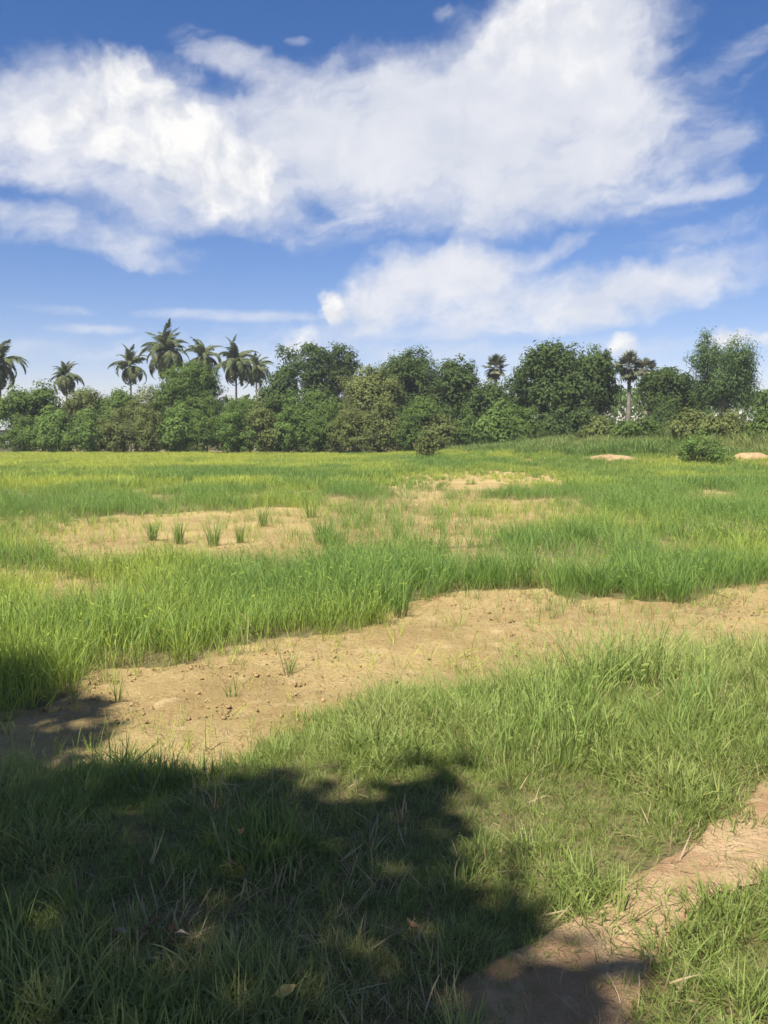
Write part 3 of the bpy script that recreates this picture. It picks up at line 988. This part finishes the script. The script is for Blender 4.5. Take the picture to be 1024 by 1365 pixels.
b = MB(); b.add([(-4.5, -3.6, 2.6), (4.5, -3.6, 2.6), (4.5, 0, 4.0), (-4.5, 0, 4.0), (4.5, 3.6, 2.6), (-4.5, 3.6, 2.6), (-4.5, -3.6, 2.5), (4.5, -3.6, 2.5), (4.5, 3.6, 2.5), (-4.5, 3.6, 2.5)],
                [(0, 1, 2, 3), (3, 2, 4, 5), (6, 7, 1, 0), (8, 9, 5, 4), (9, 8, 7, 6)], [(1, 7, 2), (2, 8, 4), (7, 8, 2), (0, 3, 6), (3, 5, 9), (6, 3, 9)])
link('roof', b.mesh('roof'), ROOFM, house)
for wx in (-2.2, 0.1, 2.6):
    f = MB(); f.box((wx - .55, -3.06, .9), (wx + .55, -2.98, 2.0)); fo = link('window', f.mesh('window'), WOODM, house)
    g = MB(); g.box((wx - .47, -3.075, .98), (wx + .47, -3.05, 1.92)); link('pane', g.mesh('pane'), DARKM, fo)

# reddish earth heap at the right edge
EARTHM, T = new_mat('reddish_earth')
n = T.noise(T.n('ShaderNodeTexCoord').outputs['Object'], 3, 6, 0.65)
finish(T, T.mix(T.ss(n, 0.35, 0.65), (0.27, 0.175, 0.09), (0.37, 0.26, 0.14)), 0.95, 0.1)


def heap(label, Y, px, py, half, hgt, seed):
    x, _, _ = at_depth(px, py, Y)
    a = half / F_PX * Y
    N, K = 28, 9
    v = [(0, 0, hgt)]
    for k in range(1, K + 1):
        for j in range(N):
            th = 2 * math.pi * j / N; r = k / K
            rr = r * (1 + 0.25 * (vnoise(math.cos(th) * 2 + seed, math.sin(th) * 2, seed) - .5))
            z = hgt * math.cos(r * math.pi / 2) ** 0.8 * (0.75 + 0.5 * vnoise(math.cos(th) * r * 4 + 9, math.sin(th) * r * 4, seed)) - (0.35 if k == K else 0)
            v.append((a * rr * math.cos(th), a * 0.55 * rr * math.sin(th), z))
    tri = [(0, 1 + j, 1 + (j + 1) % N) for j in range(N)]
    q = [(1 + (k - 1) * N + j, 1 + k * N + j, 1 + k * N + (j + 1) % N, 1 + (k - 1) * N + (j + 1) % N) for k in range(1, K) for j in range(N)]
    o = link('earth_heap', mesh_from('earth_heap', v, [np.array(q), np.array(tri)], None, True), EARTHM, None, (x, Y, base_z(x, Y)))
    return tag(o, label, 'earth heap', 'low heaps of bare earth at the far right')


heap('low reddish earth heap at the right edge below the dark shrub', 52, 1003, 588, 30, 0.5, 3)
heap('low tan earth heap on the far field below the biggest dark tree', 54, 815, 594, 46, 0.30, 5)

# ------------------------------------------------------------------ grass plants (prototypes are only instanced)
PROTO = bpy.data.collections.new('grass_prototypes')


def tuft_mesh(name, blades, hlo, hhi, radius, width, bend, seed, seedhead=0.0, segs=4, spread=0.35):
    rng = np.random.default_rng(seed)
    V = []; Q = []; TR = []; Hh = []; To = []
    n = 0
    for b in range(blades):
        a = rng.uniform(0, 6.283); r = radius * math.sqrt(rng.random())
        o = np.array([math.cos(a) * r, math.sin(a) * r, -0.015])
        da = a + rng.normal() * 0.9
        d = np.array([math.cos(da), math.sin(da), 0])
        L = rng.uniform(hlo, hhi); th0 = abs(rng.normal()) * spread; bd = bend * rng.uniform(0.3, 1.6)
        side = np.array([-d[1], d[0], 0])
        tw = rng.normal() * 0.6
        side = unit(side * math.cos(tw) + d * math.sin(tw))
        w = width * rng.uniform(0.7, 1.3)
        p = o.copy(); pts = []
        for s in range(segs + 1):
            pts.append(p.copy())
            th = th0 + bd * ((s + 0.5) / segs) ** 1.6
            p = p + (d * math.sin(th) + np.array([0, 0, math.cos(th)])) * L / segs
        tone = rng.random()
        for s in range(segs):
            ww = w * (0.75 + 0.5 * math.sin(math.pi * min(1, s / segs + 0.15))) * (1 - 0.55 * s / segs)
            V += [pts[s] - side * ww / 2, pts[s] + side * ww / 2]; Hh += [s / segs] * 2; To += [tone] * 2
        V.append(pts[segs]); Hh.append(1.0); To.append(tone)
        for s in range(segs - 1):
            Q.append((n + 2 * s, n + 2 * s + 1, n + 2 * s + 3, n + 2 * s + 2))
        TR.append((n + 2 * segs - 2, n + 2 * segs - 1, n + 2 * segs))
        n += 2 * segs + 1
        if rng.random() < seedhead:          # a thin ear on the tip
            for s in range(6):
                c = pts[segs] + unit(pts[segs] - pts[segs - 1]) * (0.009 * s)
                for sg in (-1, 1):
                    V += [c, c + side * sg * min(w, .006) * 0.7 + np.array([0, 0, 0.008]), c + np.array([0, 0, 0.013])]
                    Hh += [1.0] * 3; To += [1.0] * 3; TR.append((n, n + 1, n + 2)); n += 3
    return mesh_from(name, np.array(V), [np.array(Q), np.array(TR)], {'hgt': Hh, 'tone': To})


def protos(prefix, mat, specs):
    c = bpy.data.collections.new(prefix + '_prototypes')
    for i, s in enumerate(specs):
        me = tuft_mesh(prefix, seed=900 + i * 7 + len(prefix), **s)
        me.materials.append(mat)
        o = bpy.data.objects.new('%s_proto_%02d' % (prefix, i), me)
        c.objects.link(o)
    return c


def scatter(name, coll, nproto, pts, scale, tint, label, cat, tilt=0.16, seed=1, kind='stuff'):
    rng = np.random.default_rng(seed)
    n = len(pts)
    me = bpy.data.meshes.new(name)
    me.vertices.add(n); me.vertices.foreach_set('co', np.asarray(pts, np.float32).ravel())
    rot = np.stack([rng.normal(size=n) * tilt, rng.normal(size=n) * tilt, rng.uniform(0, 6.283, n)], -1)
    a = me.attributes.new('rot', 'FLOAT_VECTOR', 'POINT'); a.data.foreach_set('vector', rot.astype(np.float32).ravel())
    a = me.attributes.new('siz', 'FLOAT', 'POINT'); a.data.foreach_set('value', np.asarray(scale, np.float32))
    a = me.attributes.new('tint', 'FLOAT', 'POINT'); a.data.foreach_set('value', np.asarray(tint, np.float32))
    a = me.attributes.new('pick', 'INT', 'POINT'); a.data.foreach_set('value', rng.integers(0, nproto, n).astype(np.int32))
    o = link(name, me)
    ng = bpy.data.node_groups.new(name + '_scatter', 'GeometryNodeTree')
    ng.interface.new_socket('Geometry', in_out='INPUT', socket_type='NodeSocketGeometry')
    ng.interface.new_socket('Geometry', in_out='OUTPUT', socket_type='NodeSocketGeometry')
    N = ng.nodes; L = ng.links
    gi = N.new('NodeGroupInput'); go = N.new('NodeGroupOutput')
    ip = N.new('GeometryNodeInstanceOnPoints'); ci = N.new('GeometryNodeCollectionInfo')
    ci.inputs['Collection'].default_value = coll
    ci.inputs['Separate Children'].default_value = True
    ci.inputs['Reset Children'].default_value = True
    ip.inputs['Pick Instance'].default_value = True

    def attr(nm, ty):
        x = N.new('GeometryNodeInputNamedAttribute'); x.data_type = ty; x.inputs['Name'].default_value = nm
        return x.outputs['Attribute']
    er = N.new('FunctionNodeEulerToRotation')
    L.new(attr('rot', 'FLOAT_VECTOR'), er.inputs[0])
    L.new(gi.outputs[0], ip.inputs['Points']); L.new(ci.outputs[0], ip.inputs['Instance'])
    L.new(attr('pick', 'INT'), ip.inputs['Instance Index'])
    L.new(er.outputs[0], ip.inputs['Rotation']); L.new(attr('siz', 'FLOAT'), ip.inputs['Scale'])
    L.new(ip.outputs[0], go.inputs[0])
    md_ = o.modifiers.new('scatter', 'NODES'); md_.node_group = ng
    return tag(o, label, cat, kind=kind)


def wedge(y0, y1, per_m2, seed, side=2.6, k=0.52):
    """random points on the ground the camera, or one a step aside, can see"""
    rng = np.random.default_rng(seed)
    W1 = k * y1 + side
    n = int((y1 - y0) * 2 * W1 * per_m2)
    y = rng.uniform(y0, y1, n); x = rng.uniform(-W1, W1, n)
    m = np.abs(x) < k * y + side
    return x[m], y[m]


def drop(x, y, dz=0.0):
    return np.stack([x, y, land(x, y) + dz], -1)


rng = np.random.default_rng(5)
# ---- rice
near_p = protos('rice_near', RICE, [dict(blades=b, hlo=.20, hhi=.48, radius=.055, width=.0048, bend=.9, seedhead=.10, spread=.26) for b in (8, 10, 12, 9, 11, 13)])
far_p = protos('rice_far', RICE, [dict(blades=b, hlo=.26, hhi=.46, radius=.16, width=.016, bend=.75, spread=.25) for b in (22, 26, 30, 24)])


def yellow_at(x, y):
    """which stands have turned yellow"""
    t = (fbm(x * 0.35, y * 0.18, 41, 3) - 0.5) * 1.7 + 0.05
    lf = sstep(-x / np.maximum(y, 1), -0.12, 0.30)
    yw = y + (fbm(x * .12, y * .12, 46) - .5) * 9
    left_far = lf * (sstep(yw, 44, 52) + 0.75 * sstep(yw, 27.5, 29.5) * (1 - sstep(yw, 33, 36))) - 0.12 * lf * sstep(yw, 15, 18) * (1 - sstep(yw, 25, 27.5))
    t = t + 0.75 * left_far + 0.30 * sstep(y, 58, 78) + 0.14 * sstep(y, 25, 40) + 0.18 * sstep(x / np.maximum(y, 1), 0.05, 0.3) * sstep(y, 18, 30)
    ex, ey = on_level(60, 800, FIELD_Z)
    t = t + 0.30 * np.exp(-(((x - ex) / 1.6) ** 2 + ((y - ey) / 1.0) ** 2))
    for px, py, wx, wy, a in [(830, 705, 1.6, 2.0, .45), (930, 742, 1.3, 1.0, .45), (700, 668, 2.0, 3, .15), (150, 790, 2.0, 0.7, .22)]:
        ex, ey = on_level(px, py, FIELD_Z)
        t = t + a * np.exp(-(((x - ex) / wx) ** 2 + ((y - ey) / wy) ** 2))
    return np.clip(t, 0, 1)


def rice_keep(x, y, rng):
    b = bare_frac(x, y)
    rag = fbm(x * 3.6, y * 2.6, 82, 3)
    near_edge = bare_frac(x, y - 0.35 - 0.01 * y) > 0.0
    b = np.clip(b + near_edge * (b < 1) * (sstep(rag, 0.40, 0.62) * 0.75 - 0.1), 0, 1)
    p = cover(x, y) * 0.88 + 0.10
    q = 0.018 + 0.07 * (1 - b) + (0.12 + 0.24 * sstep(y, 9.5, 12)) * (fbm(x * 1.7, y * 1.7, 37, 3) > 0.66 - 0.10 * sstep(y, 9.5, 12))
    p = p * (1 - b) ** 1.5 + q * b
    return (rng.random(len(x)) < p) & (y > edge_y(x) + 0.25)


def rice_scale(x, y):
    s = 0.80 + 0.58 * fbm(x * 0.7, y * 0.5, 44, 3)
    s = s * (1 - 0.55 * bare_frac(x, y)) * (0.72 + 0.28 * cover(x, y))
    return s * (1 - 0.22 * sstep(y, 18, 45))


x, y = wedge(4.0, 12.0, 230, 1); k = rice_keep(x, y, rng); x, y = x[k], y[k]
scatter('rice_stand', near_p, 6, drop(x, y), rice_scale(x, y) * rng.uniform(.75, 1.15, len(x)), yellow_at(x, y), 'dense stand of green rice nearest the bare strip', 'rice', 0.10, 2)
x, y = wedge(12.0, 30.0, 75, 3); k = rice_keep(x, y, rng); x, y = x[k], y[k]
scatter('rice_stand', near_p, 6, drop(x, y), rice_scale(x, y) * rng.uniform(.85, 1.25, len(x)), yellow_at(x, y), 'patchy rice in the middle of the field behind the second bare strip', 'rice', 0.12, 4)
x, y = wedge(30.0, 84.0, 15, 5, 5); k = rice_keep(x, y, rng) & ~((land(x, y) > 0.55)); x, y = x[k], y[k]
scatter('rice_stand', far_p, 4, drop(x, y), rice_scale(x, y) * rng.uniform(.85, 1.2, len(x)), yellow_at(x, y), 'far yellow-green rice reaching to the tree line', 'rice', 0.12, 6)

dead_p = protos('dead_rice', STRAW, [dict(blades=b, hlo=.14, hhi=.40, radius=.07, width=.005, bend=.8, spread=.35) for b in (4, 6, 5)])
x, y = wedge(4.0, 26.0, 16, 21); k = (bare_frac(x, y) < 0.75) & (y > edge_y(x) + .2) & (rng.random(len(x)) < 0.25 + 0.75 * sstep(fbm(x * .9, y * .6, 73, 3), .45, .65)); x, y = x[k], y[k]
scatter('dead_rice_stems', dead_p, 3, drop(x, y), rng.uniform(.6, 1.1, len(x)), rng.random(len(x)), 'dry straw-coloured stems standing among the green rice', 'straw', 0.2, 22)

shoot_p = protos('rice_shoot', RICE, [dict(blades=b, hlo=.10, hhi=.30, radius=.05, width=.0042, bend=.8, spread=.35) for b in (4, 6, 5, 7)])
x, y = wedge(4.0, 22.0, 60, 23)
bf = bare_frac(x, y); st = 0.45 + 0.02 * y
rim = 1 - np.minimum(np.minimum(bare_frac(x, y - st), bare_frac(x, y + st)), np.minimum(bare_frac(x - st, y), bare_frac(x + st, y)))
pt = sstep(fbm(x * 2.2, y * 1.8, 84, 3), 0.44, 0.64)
k = (bf > 0.3) & (y > edge_y(x) + 0.1) & (rng.random(len(x)) < 0.03 + 0.10 * pt + 0.55 * rim * (0.35 + 0.65 * pt) - 0.01 * sstep(y, 10, 12)); x, y = x[k], y[k]
scatter('rice_shoots', shoot_p, 4, drop(x, y), rng.uniform(.5, 1.25, len(x)) * (1 + 0.5 * sstep(y, 10, 12)), np.clip(yellow_at(x, y) + .15, 0, 1), 'thin scattered rice shoots fraying the rims of the bare strips', 'rice', 0.18, 24)

# ---- rough grass on the far bank and under the trees
rough_p = protos('rough_grass', ROUGH, [dict(blades=b, hlo=.35, hhi=.85, radius=.3, width=.03, bend=.9, seedhead=.1, spread=.4) for b in (26, 32, 38)])
x, y = wedge(44.0, 100.0, 7, 7, 6); k = (land(x, y) > 0.45); x, y = x[k], y[k]
scatter('rough_grass', rough_p, 3, drop(x, y), rng.uniform(.5, 1.1, len(x)) * (0.35 + 1.25 * fbm(x * .35, y * .35, 52, 3)), np.clip(fbm(x * .2, y * .2, 51) * 1.3 - .5, 0, 1), 'rough weedy grass on the far bank at the foot of the trees', 'grass', 0.15, 8)

# ---- pasture on the near bank
lawn_p = protos('pasture', LAWN, [dict(blades=b, hlo=.05, hhi=.14, radius=.05, width=.0036, bend=1.5, spread=.7) for b in (13, 15, 17, 15)]
                + [dict(blades=b, hlo=.09, hhi=.20, radius=.05, width=.0042, bend=1.3, spread=.5) for b in (12, 14)])
x, y = wedge(0.9, 7.6, 1250, 9, 1.6)
e = edge_y(x) - y
dens = sstep(e + (fbm(x * 2, y * 2, 61) - .5) * 1.1, -0.12, 0.35)
onp = path_frac(x, y)
thin = 0.62 + 0.38 * sstep(fbm(x * 2.6, y * 2.6, 62, 4), 0.30, 0.55)
k = (rng.random(len(x)) < dens * thin * (0.02 + 0.98 * (1 - onp) ** 1.5))
x, y, e = x[k], y[k], e[k]
tl = np.clip((fbm(x * 1.6, y * 1.6, 63, 4) - .42) * 3.0, 0, 1) * 0.62
hs = 0.50 + 0.70 * sstep(fbm(x * 2.2, y * 2.2, 64, 3), 0.38, 0.72) + 0.35 * sstep(e, 1.0, 0.0)
scatter('pasture_grass', lawn_p, 6, drop(x, y), hs * rng.uniform(.7, 1.2, len(x)), tl, 'short mixed pasture grass on the near bank', 'grass', 0.3, 10)

# ---- tall grass fringe where the bank meets the bare soil
tall_p = protos('tall_grass', TALL, [dict(blades=b, hlo=.18, hhi=.42, radius=.06, width=.0044, bend=.85, seedhead=.22, spread=.25) for b in (9, 11, 13, 10)])
x, y = wedge(3.0, 8.4, 260, 11, 1.8)
e = edge_y(x) - y
cl = fbm(x * 1.6, y * 1.6, 65, 3)
right = sstep(x, -0.6, 0.9)
p = sstep(e, -0.12, 0.14) * (1 - sstep(e, 0.25 + 0.9 * right, 0.7 + 1.5 * right)) * sstep(cl, 0.28, 0.54) * (0.5 + 0.5 * right)
k = rng.random(len(x)) < p
x, y = x[k], y[k]
sc = (0.70 + 0.10 * sstep(x, -0.6, 0.6) + 0.42 * np.exp(-((x - 1.5) / 0.55) ** 2)) * rng.uniform(.65, 1.2, len(x)) * (0.75 + 0.5 * fbm(x * 2, y * 2, 66))
scatter('tall_grass', tall_p, 4, drop(x, y), sc, np.clip((fbm(x, y, 67) - .42) * 2.0, 0, 1), 'taller seeding grass fringe between the bank and the bare strip', 'grass', 0.12, 12)

# ---- straw lying in the pasture and stubble on the bare soil
straw_p = protos('straw', STRAW, [dict(blades=b, hlo=.06, hhi=.17, radius=.06, width=.004, bend=.5, spread=1.25, segs=3) for b in (5, 7, 4)])
x, y = wedge(0.9, 7.4, 150, 13, 1.6)
k = (rng.random(len(x)) < 0.15 + 0.85 * sstep(fbm(x * 1.8, y * 1.8, 68, 4), 0.48, 0.68)) & (edge_y(x) > y - 0.1) & ~(path_at(x, y) & (rng.random(len(x)) < .72))
x, y = x[k], y[k]
scatter('dry_straw', straw_p, 3, drop(x, y, 0.01), rng.uniform(.6, 1.3, len(x)), rng.random(len(x)) * .6, 'dead straw tangled in the near pasture', 'straw', 0.4, 14)
x, y = wedge(4.0, 16.0, 60, 15, 2.0)
k = bare_at(x, y) & (rng.random(len(x)) < 0.1 + 0.9 * sstep(fbm(x * 1.5, y * 1.5, 69, 4), 0.5, 0.68)); x, y = x[k], y[k]
scatter('stubble', straw_p, 3, drop(x, y, 0.004), rng.uniform(.4, 1.0, len(x)), 0.3 + rng.random(len(x)) * .7, 'dead stubble scattered over the bare strips', 'straw', 0.5, 16)

# ---- clods on the bare soil and crumbs on the path
cc = bpy.data.collections.new('clod_prototypes')
for i in range(4):
    r_ = np.random.default_rng(70 + i)
    ph = (1 + 5 ** .5) / 2
    ico = unit(np.array([(-1, ph, 0), (1, ph, 0), (-1, -ph, 0), (1, -ph, 0), (0, -1, ph), (0, 1, ph), (0, -1, -ph), (0, 1, -ph), (ph, 0, -1), (ph, 0, 1), (-ph, 0, -1), (-ph, 0, 1)], float))
    tri = [(0, 11, 5), (0, 5, 1), (0, 1, 7), (0, 7, 10), (0, 10, 11), (1, 5, 9), (5, 11, 4), (11, 10, 2), (10, 7, 6), (7, 1, 8), (3, 9, 4), (3, 4, 2), (3, 2, 6), (3, 6, 8), (3, 8, 9), (4, 9, 5), (2, 4, 11), (6, 2, 10), (8, 6, 7), (9, 8, 1)]
    me = mesh_from('clod', ico * r_.uniform(.6, 1.25, (12, 1)) * np.array([1, .8, .5]) * 0.02, [np.array(tri)])
    me.materials.append(CLOD)
    cc.objects.link(bpy.data.objects.new('clod_proto_%d' % i, me))
x, y = wedge(3.8, 15.0, 300, 17, 1.5)
k = bare_at(x, y) & (rng.random(len(x)) < sstep(fbm(x * 1.8, y * 1.8, 72, 4), 0.40, 0.66)); x, y = x[k], y[k]
scatter('soil_clods', cc, 4, drop(x, y, 0.006), 0.22 + 1.0 * rng.random(len(x)) ** 4, rng.random(len(x)), 'dry clods of soil scattered over the bare strips', 'soil', 0.6, 18)
x, y = wedge(1.2, 5.0, 900, 19, 1.2)
k = path_at(x, y, 0.12) & (rng.random(len(x)) < .2 + .8 * sstep(fbm(x * 3, y * 3, 79), .4, .6)); x, y = x[k], y[k]
scatter('path_grit', cc, 4, drop(x, y, 0.006), 0.10 + 0.5 * rng.random(len(x)) ** 5, rng.random(len(x)), 'small crumbs of earth lying on the path', 'soil', 0.6, 20)

# ------------------------------------------------------------------ single plants one can point at
def plant(name, label, px, py, height_px, half_px, mat, seed, blades=46, z=FIELD_Z, bend=.6, seedhead=.1, group='single grass clumps standing on the bare soil', spread=.2):
    x, y = on_level(px, py, z)
    depth = y
    h = height_px / F_PX * depth * (1.3 if name == 'rice_clump' else 1.0)
    blades = int(blades * (1.7 if name == 'rice_clump' else 1.0))
    me = tuft_mesh('blades', blades, h * .6, h * 1.12, half_px / F_PX * depth * .6, max(0.006, h * .013), bend, seed, seedhead, 5, spread)
    me2 = tuft_mesh('dry_foot', max(8, blades // 4), h * .15, h * .4, half_px / F_PX * depth * .75, 0.008, .6, seed + 1, 0, 3, .6)
    root = empty(name, (x, y, base_z(x, y) + 0.03), label, 'grass clump', group)
    link('blades', me, mat, root); link('dry_foot', me2, STRAW, root)
    return root


PL_ = [
    ('rice_clump', 'leftmost small rice clump on the second bare strip', 203, 722, 30, 9),
    ('rice_clump', 'second rice clump from the left in the row on the second bare strip', 238, 724, 32, 11),
    ('rice_clump', 'biggest rice clump in the middle of the row on the second bare strip', 285, 727, 34, 12),
    ('rice_clump', 'slender rice clump right of the biggest one on the second bare strip', 320, 724, 28, 8),
    ('rice_clump', 'small rice clump farther back at the right end of the row of clumps', 351, 702, 26, 9),
    ('rice_clump', 'rice clump standing apart near the middle of the second bare strip', 415, 690, 24, 10),
    ('rice_clump', 'broad rice clump right of the middle of the second bare strip', 432, 724, 34, 20),
]
for i, (nm, lab, px, py, hp, wp) in enumerate(PL_):
    plant(nm, lab, px, py, hp, wp, RICE, 600 + i, 70 if wp > 15 else 46)
plant('grass_clump', 'dark grass clump jutting out of the rice onto the bare soil at right', 898, 802, 58, 22, RICE, 640, 110)
plant('grass_clump', 'upright grass clump at the right end of the first rice stand', 534, 822, 60, 13, RICE, 641, 50)
plant('grass_clump', 'tall slim grass clump standing alone above the fringe at right', 872, 900, 88, 14, TALL, 642, 44, seedhead=.3)
plant('grass_clump', 'low weed sprouting on the bare soil in front of the first rice stand', 385, 900, 52, 9, TALL, 643, 16)
plant('grass_clump', 'thin weed on the bare soil near the shaded rice at left', 157, 935, 48, 8, TALL, 644, 14)
plant('grass_clump', 'sparse weed in the middle of the bare strip below the rice', 310, 930, 46, 10, TALL, 645, 12)

# ------------------------------------------------------------------ things lying in the grass
def leaf_thing(label, px, py, length, width, curl, mat, rz, lift=0.05, seed=0):
    x, y = on_level(px, py, lift)
    N = 9
    v = []
    for i in range(N):
        t = i / (N - 1)
        w = width * math.sin(math.pi * (0.04 + 0.92 * t)) ** 0.8 * (1 - 0.25 * t)
        xx = (t - .5) * length
        zc = curl * (2 * t - 1) ** 2 * length
        for s in (-1, -.5, 0, .5, 1):
            v.append((xx, s * w / 2, zc + curl * 1.4 * abs(s) ** 1.5 * w + 0.003 * math.sin(9 * t + s * 3)))
    q = [(i * 5 + j, (i + 1) * 5 + j, (i + 1) * 5 + j + 1, i * 5 + j + 1) for i in range(N - 1) for j in range(4)]
    root = empty('fallen_leaf', (x, y, base_z(x, y) + 0.04 + lift), label, 'leaf', None, rz)
    root.rotation_euler = (0.25, -0.2, rz)
    me = mesh_from('blade', v, [np.array(q)], None, True)
    link('blade', me, mat, root)
    st = MB(); st.tube([(-length * .5, 0, curl * length), (-length * .65, .004, curl * length * 1.1), (-length * .78, .002, curl * length)], [.002, .0015, .001], 5)
    link('stalk', st.mesh('stalk', True), mat, root)
    return root


def leaf_mat(name, a, b):
    m, T = new_mat(name)
    n = T.noise(T.n('ShaderNodeTexCoord').outputs['Object'], 45, 5, 0.6)
    finish(T, T.mix(T.ss(n, .35, .65), a, b), 0.6, 0.3, transl=.2)
    return m


YEL = leaf_mat('yellowed_leaf', (0.62, 0.42, 0.10), (0.75, 0.56, 0.18))
BRN = leaf_mat('brown_leaf', (0.20, 0.10, 0.05), (0.34, 0.19, 0.09))
PALE = leaf_mat('bleached_leaf', (0.36, 0.28, 0.19), (0.55, 0.45, 0.33))
leaf_thing('bright yellow fallen leaf in the shaded grass at the bottom', 381, 1327, .060, .042, .22, YEL, 0.5, .055)
leaf_thing('small orange-brown leaf in the shade near the middle', 321, 1108, .045, .025, .2, leaf_mat('orange_leaf', (0.45, 0.22, 0.06), (0.6, 0.34, 0.1)), 1.2, .09)
leaf_thing('brown curled leaf in the shade near the path', 548, 1238, .05, .03, .3, BRN, 2.2, .05)
# clump of dead grass and leaves at lower left
lx, ly = on_level(188, 1262)
dr = empty('dead_grass_heap', (lx, ly, base_z(lx, ly) + .05), 'matted heap of dead brown grass and leaves in the shade at lower left', 'grass heap')
link('stalks', tuft_mesh('stalks', 110, .06, .17, .13, .004, .35, 77, 0, 4, 1.7), STRAW, dr)
for i in range(9):
    a = random.uniform(0, 6.28); r = random.uniform(0, .13)
    mm = MB(); l = random.uniform(.014, .026); w = l * .45
    mm.add([(-l, 0, 0), (-l * .2, w, .012), (l, 0, .004), (-l * .2, -w, .014), (0, 0, -.004)], (), [(0, 4, 1), (1, 4, 2), (2, 4, 3), (3, 4, 0)])
    link('dead_leaf', mm.mesh('dead_leaf'), BRN if i % 3 else PALE, dr, (math.cos(a) * r, math.sin(a) * r, .02 + random.random() * .02), (random.gauss(0, .2), random.gauss(0, .2), a))

# ------------------------------------------------------------------ the tree behind the camera that throws the shade
SHADE = [on_level(px, py) for px, py in
         [(-420, 1000), (-300, 905), (-120, 880), (0, 872), (70, 880), (104, 935), (80, 962), (112, 980), (96, 1004), (220, 1012), (330, 1022), (410, 1036), (430, 1066),
          (490, 1086), (560, 1064), (596, 1030), (640, 1034), (640, 1070), (604, 1110), (640, 1158), (672, 1180), (702, 1228), (700, 1262),
          (780, 1268), (846, 1280), (838, 1330), (800, 1440), (780, 1700)]]
SHADE += [(0.6, 0.3), (1.4, -0.8), (1.6, -3.0), (0.0, -5.0), (-3.5, -6.0), (-7.5, -4.5), (-9.0, 0.0), (-8.0, 2.5)]  # crown widened behind and left, out of view, to block more sky light
sx = np.array([p[0] for p in SHADE]); sy = np.array([p[1] for p in SHADE])
r2 = np.random.default_rng(99)
n = 190000
gx_, gy_ = r2.uniform(sx.min(), sx.max(), n), r2.uniform(sy.min(), sy.max(), n)
wx_, wy_ = warp(gx_, gy_, 0.26, 3.0, 88)
keep = in_poly(wx_, wy_, SHADE)
hx_, hy_ = on_level(772, 1297)
keep &= ((gx_ - hx_) / .10) ** 2 + ((gy_ - hy_) / .07) ** 2 > 1 + .8 * (vnoise(gx_ * 20, gy_ * 20, 3) - .5)
gx_, gy_ = gx_[keep][:52000], gy_[keep][:52000]
gx_ = gx_ + r2.normal(size=len(gx_)) * .10; gy_ = gy_ + r2.normal(size=len(gy_)) * .11
n = len(gx_)
lev = 7.4 + 3.0 * np.clip(vnoise(gx_ * 1.1, gy_ * 1.1, 90), 0, 1) + r2.uniform(-.9, .9, n) + 0.35 * np.maximum(gy_ - 3.5, 0)
pos = np.stack([gx_, gy_, np.zeros(n)], -1) + SUN_DIR[None] * (lev / SUN_DIR[2])[:, None]
nor = unit(r2.normal(size=(n, 3)) * .6 + np.array([0, 0, 1.0]))
v, q = leaf_faces(pos, nor, r2.uniform(.13, .22, n), .62, r2)
tx, ty = -2.6, -2.6
tz = base_z(tx, ty)
sh = empty('shade_tree', (tx, ty, tz), 'leafy tree overhead whose shadow darkens the near grass at left', 'tree')
v = v - np.array([tx, ty, tz])
link('crown', mesh_from('crown', v, [q], {'tone': np.repeat(r2.random(n), 4)}), F_SHADE, sh)
ends = [tuple(p - np.array([tx, ty, tz])) for p in pos[r2.integers(0, n, 16)]]
link('trunk', trunk_mesh('trunk', 6.6, .28, ends, 5, 0.03, .45), BARK, sh)

# ------------------------------------------------------------------ faint haze in the air
hz_b = MB(); hz_b.box((-1500, -400, -3.0), (1500, 3000, 21.0))
hz = link('haze', hz_b.mesh('haze'))
HZ, T = new_mat('haze_air')
pv = T.n('ShaderNodeVolumePrincipled')
pv.inputs['Color'].default_value = (0.86, 0.92, 1.0, 1)
pv.inputs['Density'].default_value = 0.00038
pv.inputs['Anisotropy'].default_value = 0.0
T.put(T.n('ShaderNodeOutputMaterial').inputs['Volume'], pv.outputs[0])
hz.data.materials.append(HZ)
tag(hz, 'faint pale haze softening the far trees', 'haze', kind='stuff')
